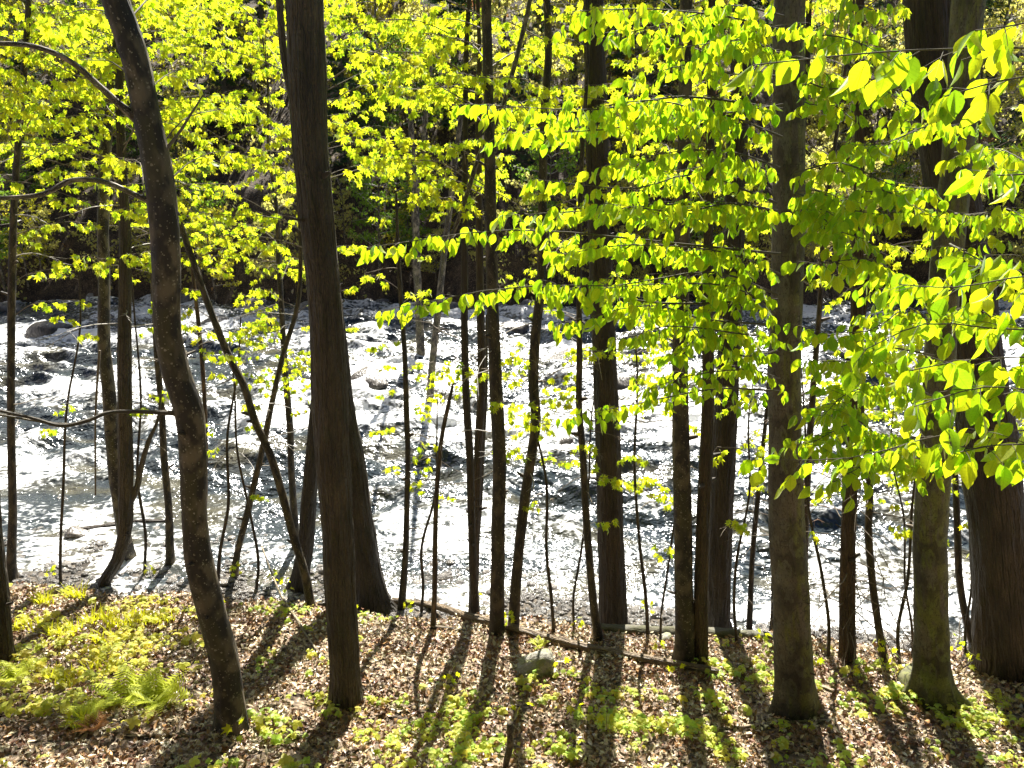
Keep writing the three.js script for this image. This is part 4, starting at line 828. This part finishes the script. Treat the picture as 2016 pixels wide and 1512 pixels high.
const grassMat = leafMat(0.64, 0.64, 0.02, 0.65);
const blade = (() => { const pos = [], idx = [], n = 5; for (let i = 0; i <= n; i++) { const t = i / n, w = 0.006 * (1 - t * t); pos.push(-w, t, t * t * 0.45, w, t, t * t * 0.45); if (i) { const a = (i - 1) * 2; idx.push(a, a + 1, a + 2, a + 1, a + 3, a + 2); } } return geoFrom(pos, idx); })();
function tuft(px, py, n, h, r) {
  const p = onGround(px, py, false); p.y = groundH(p.x, p.z);
  const root = base('grass_tuft', p), im = new THREE.InstancedMesh(blade, grassMat, n);
  for (let i = 0; i < n; i++) { const s = h * rr(0.5, 1.15), x = rr(-r, r), z = rr(-r, r) * 0.7; im.setMatrixAt(i, new THREE.Matrix4().makeRotationFromEuler(new THREE.Euler(rr(-0.1, 0.5), rr(0, 6.28), 0, 'YXZ')).scale(V(2.2, s, s)).setPosition(x, groundH(p.x + x, p.z + z) - p.y, z)); }
  im.name = 'blades'; im.userData.kind = 'stuff'; im.castShadow = true; root.add(im);
  return tag(root, 'tuft of bright yellow green grass on the sunny slope beside the crooked maple', 'grass tuft', 'grass tufts on the sunny slope');
}
for (const [px, py, n, h, r] of [[150, 1178, 60, 0.28, 0.12], [195, 1225, 70, 0.25, 0.2], [245, 1235, 60, 0.24, 0.2], [130, 1250, 60, 0.24, 0.2], [90, 1190, 50, 0.25, 0.15], [215, 1265, 60, 0.22, 0.22], [275, 1225, 50, 0.22, 0.15], [200, 1325, 60, 0.2, 0.22], [120, 1345, 50, 0.2, 0.2], [320, 1230, 40, 0.2, 0.15], [160, 1430, 40, 0.2, 0.14], [55, 1240, 50, 0.22, 0.2]]) tuft(px, py, n, h, r);

/* ------------------------------------------------------------------ the far bank: trees, hemlocks, brush */
reseed(555);
const farMats = { pale: leafMat(0.62, 0.64, 0.15, 0.75, 0.2), yellow: leafMat(0.56, 0.58, 0.03, 0.8, 0.1), rust: leafMat(0.42, 0.24, 0.10, 0.5, 0.1), green: leafMat(0.16, 0.30, 0.02, 0.5, 0.1), needle: leafMat(0.045, 0.10, 0.022, 0.3, 0.1) };
const clump = [leafClump(4, 0.27, 0.26, () => KIND.small.geos[0]), leafClump(4, 0.22, 0.28, () => KIND.small.geos[1])];
function farTreeProto(h, lean, matName, leaves, spread, bare) {
  const wood = [], inst = [], c = [V(0, -0.4, 0), V(lean * 0.2, h * 0.3, rr(-.2, .2)), V(lean * 0.6, h * 0.65, rr(-.3, .3)), V(lean, h, 0)], line = along(c, 16), r0 = 0.06 + h * 0.008;
  const trunkGeo = tube(line, line.map((_, i) => mixv(r0, 0.03, i / 16)), 8, { tileU: 0.6, tileV: 1.2 });
  for (let i = 0; i < 26; i++) {
    const A = line[Math.floor(rr(bare, 1) * 16)], tn = rnd() * 6.28, l = spread * rr(0.5, 1.1), pts = [A.clone()]; let v = V(Math.cos(tn), rr(0.1, 0.7), Math.sin(tn)).normalize(), p = A.clone();
    for (let k = 0; k < 5; k++) { v.add(V(rr(-.35, .35), rr(-.2, .2), rr(-.35, .35))).normalize(); p = p.clone().addScaledVector(v, l / 5); pts.push(p); if (k) { const q = p.clone().add(V(rr(-1, 1), rr(-.3, .5), rr(-1, 1)).multiplyScalar(l * 0.22)); wood.push(tube([p, q], [0.011, 0.005], 3)); for (let a = 0; a < leaves; a++) inst.push(p.clone().lerp(q, rnd() * 1.2).add(V(rr(-.25, .25), rr(-.15, .15), rr(-.25, .25)))); } }
    wood.push(tube(pts, pts.map((_, k) => mixv(0.028, 0.008, k / 5)), 4));
  }
  const root = new THREE.Group();
  mesh('trunk', trunkGeo, M.speck, root); mesh('limbs', mergeGeometries(wood), M.paleTwig, root);
  const im = new THREE.InstancedMesh(clump[h > 9 && h < 12 ? 0 : 1], farMats[matName], inst.length);
  inst.forEach((p, i) => { im.setMatrixAt(i, new THREE.Matrix4().makeRotationFromEuler(new THREE.Euler(rr(-.5, .5), rr(0, 6.28), rr(-.5, .5))).scale(V(1, 1, 1).multiplyScalar(rr(0.6, 1.25))).setPosition(p)); const v = rr(0.7, 1.15); im.setColorAt(i, new THREE.Color(v, v * rr(0.85, 1), v)); });
  im.name = 'foliage'; im.userData.kind = 'stuff'; root.add(im);
  return root;
}
const farKinds = [
  [farTreeProto(9.5, 0.6, 'yellow', 3, 2.8, 0.3), 'yellow leaved young tree across the river', 'yellow trees on the far slope'],
  [farTreeProto(9.8, -0.8, 'pale', 3, 2.8, 0.25), 'thinly leaved pale budding tree across the river', 'pale budding trees on the far slope'],
  [farTreeProto(7.5, 0.5, 'pale', 3, 2.2, 0.2), 'small bushy pale budding tree across the river', 'low pale trees on the far bank'],
  [farTreeProto(9, 0.4, 'green', 4, 2.6, 0.3), 'fresh green small tree across the river', 'green trees on the far slope'],
  [farTreeProto(6, 0.3, 'rust', 3, 1.6, 0.25), 'small rust coloured budding tree across the river', 'rust coloured trees on the far slope'],
];
farKinds.push([farTreeProto(14, 0.5, 'green', 7, 3.6, 0.25), 'leafy tree on the slope above the river path', 'trees up the near slope']);
function farTree(kind, x, d, s, where = '') {
  const [proto, label, group] = farKinds[kind], t = proto.clone();
  t.name = numbered('far_tree'); t.position.set(x, groundH(x, -d) - 0.1, -d); t.rotation.y = rnd() * 6.28; t.scale.setScalar(s);
  scene.add(t); tag(t, label + where, 'tree', group + where);
}
for (let i = 0; i < 150; i++) {
  const d = 38.5 + Math.pow(i / 150, 1.3) * 34, half = d * 0.74, x = rr(-half, half), left = x < -d * 0.05;
  const k = rnd(), kind = left ? (k < 0.5 ? 0 : k < 0.7 ? 3 : k < 0.9 ? 1 : 2) : (k < 0.2 ? 0 : k < 0.6 ? 1 : k < 0.85 ? 2 : k < 0.93 ? 4 : 3);
  farTree(kind, x, Math.max(d, farD(x) + 0.8), rr(0.8, 1.25) * mixv(0.5, 1, smooth(40, 56, d)), d < 43 ? ', low down by the water' : d < 54 ? ', halfway up' : ', high up the slope');
}
for (let i = 0; i < 26; i++) { const x = -30 + 60 * (i + rnd()) / 26, d = farD(x) + rr(0.2, 1.6); farTree([2, 3, 0, 2][i % 4], x, d, rr(0.4, 0.75), ', hanging over the far waterline'); }
for (let i = 0; i < 16; i++) {
  const x = -28 + 56 * (i + rnd()) / 16, d = farD(x) - rr(-0.4, 1.2), r = rr(0.4, 1.1), root = base('shore_boulder', V(x, 0, -d));
  mesh('stone', rockGeo(r, 0.6, i * 1.9 + 0.7), M.stone, root).position.y = -r * 0.1;
  tag(root, 'grey boulder lying along the far waterline', 'boulder', 'boulders along the far waterline');
}
// hemlocks: drooping layers of fine dark needles
function hemlockProto() {
  const h = 13, wood = [], inst = [], line = along([V(0, -0.5, 0), V(0.1, 5, 0), V(0, 9, 0.1), V(0, h, 0)], 14);
  for (let i = 0; i < 70; i++) {
    const y = rr(1.2, h - 0.4), l = (h - y) * 0.26 + 0.8, tn = rnd() * 6.28, A = V(0, y, 0), B = V(Math.cos(tn) * l, y - l * 0.22, Math.sin(tn) * l);
    wood.push(tube([A, A.clone().lerp(B, 0.5).add(V(0, 0.1, 0)), B], [0.03, 0.018, 0.006], 3));
    for (let k = 0; k < 26; k++) { const t = Math.sqrt(rnd()), p = A.clone().lerp(B, t).add(V(rr(-.4, .4) * t, rr(-.22, .04), rr(-.4, .4) * t)); inst.push(p); }
  }
  const parts = []; for (let k = 0; k < 9; k++) { const g = ovateLeaf(0, 0.2, 0.28, 0); g.scale(0.2, 0.2, 0.2); g.rotateX(-1.2); g.rotateY((k - 4) * 0.34); g.translate(0, 0, 0.02 * k); parts.push(g); }
  const root = new THREE.Group();
  mesh('trunk', tube(line, line.map((_, i) => mixv(0.2, 0.03, i / 14)), 9), M.furrow, root); mesh('limbs', mergeGeometries(wood), M.twig, root);
  const im = new THREE.InstancedMesh(mergeGeometries(parts), farMats.needle, inst.length);
  inst.forEach((p, i) => { const s = rr(1.1, 2.0); im.setMatrixAt(i, new THREE.Matrix4().makeRotationFromEuler(new THREE.Euler(rr(-.4, .4), Math.atan2(p.x, p.z) + rr(-.7, .7), 0, 'YXZ')).scale(V(s, s, s)).setPosition(p)); const v = rr(0.7, 1.3); im.setColorAt(i, new THREE.Color(v, v, v)); });
  im.name = 'needles'; im.userData.kind = 'stuff'; root.add(im);
  return root;
}
const hemlock = hemlockProto();
for (const [px, d, s] of [[700, 45, 0.6], [330, 45, 0.6], [480, 50, 0.9], [1260, 50, 0.9], [120, 45, 0.55], [1420, 51, 0.9], [900, 50, 0.8], [1820, 50, 0.85], [1980, 45, 0.55], [560, 56, 1.2], [20, 50, 1.2], [1120, 55, 1.2], [1620, 54, 1.1], [230, 58, 1.3], [1010, 45, 0.5]]) {
  const x = (px - 1008) / FOCAL * d, t = hemlock.clone(); t.name = numbered('hemlock_tree'); t.position.set(x, groundH(x, -d), -d); t.scale.setScalar(s); t.rotation.y = rnd() * 6.28; scene.add(t);
  tag(t, d < 46 ? 'dark green hemlock with drooping layers near the far waterline' : 'dark green hemlock with drooping layers high on the slope across the river', 'tree', d < 46 ? 'hemlocks near the far waterline' : 'hemlocks on the far slope');
}
// brush of small leaves and grey twigs along the far bank and over the slope
const brush = [];
for (let i = 0; i < 9000; i++) {
  const d = 37.5 + Math.pow(rnd(), 1.4) * 36, x = rr(-d * 0.74, d * 0.74); if (N3(x * 0.22, d * 0.22, 81) < -0.05) continue;
  const y = groundH(x, -d); if (y < 0.1 || (y < 5 && rnd() < 0.35)) continue;
  const s = rr(0.5, 1.15), v = rr(0.65, 1.15);
  brush.push([new THREE.Matrix4().makeRotationFromEuler(new THREE.Euler(rr(-.6, .6), rr(0, 6.28), rr(-.6, .6))).scale(V(s, s, s)).setPosition(x, y + rr(0.1, 1.3), -d), new THREE.Color(v, v * rr(0.82, 1), v)]);
}
scatter('slope_undergrowth', clump[1], farMats.pale, brush, 'pale undergrowth of small new leaves over the wooded slope beyond the river', 'undergrowth');
{ // a thin broken branch hanging beside the maple in the river
  const A = at(196, 690, 12.6), B = at(188, 975, 12.6), root = base('hanging_branch', B), line = along([A, A.clone().lerp(B, 0.4).add(V(-0.04, 0, 0)), B], 10);
  partOf(root, 'stem', tube(line, line.map((_, i) => mixv(0.022, 0.014, i / 10)), 6, { cap: true }), M.twig);
  tag(root, 'thin dark broken branch hanging down beside the pale barked maple', 'branch');
}
// pale bare stems between the trees, some standing at the rocks in the river
for (const [pts, d, label] of [
  [[[806, 190, 9], [812, 300, 12], [818, 400, 13], [820, 500, 14], [824, 600, 15], [829, 705, 17]], null, 'pale grey forked stem standing by the rocks in the rapids'],
  [[[915, 170, 8], [905, 250, 10], [893, 340, 11], [884, 420, 12], [872, 520, 12], [864, 600, 13], [853, 700, 14], [846, 798, 15]], null, 'dark leaning stem beside the pale forked stem in the rapids'],
]) { const r = makeTree('bare_tree', label, pts, { bark: 'speck', top: 10, tone: [1.3, 1.3, 1.2], flare: 0.1, d }); if (label.includes('forked')) limb(r, [[818, 420, 8], [828, 330, 8], [838, 240, 7], [850, 120, 5]], 0.2, 'fork', M.speck); leafOut(r, 5, 5.5, 9.5, 1.6); finishLeaves(r, 0); }

// the wood goes on up the slope behind the photographer and to both sides
for (let i = 0; i < 22; i++) { const a = i / 22, x = rr(-26, 26), d = -3.5 - a * 16; if (Math.abs(x) < 3 && d > -6) continue; farTree(5, x, d, rr(1.1, 1.5)); }
console.log('objects', scene.children.length);
renderer.render(scene, camera);
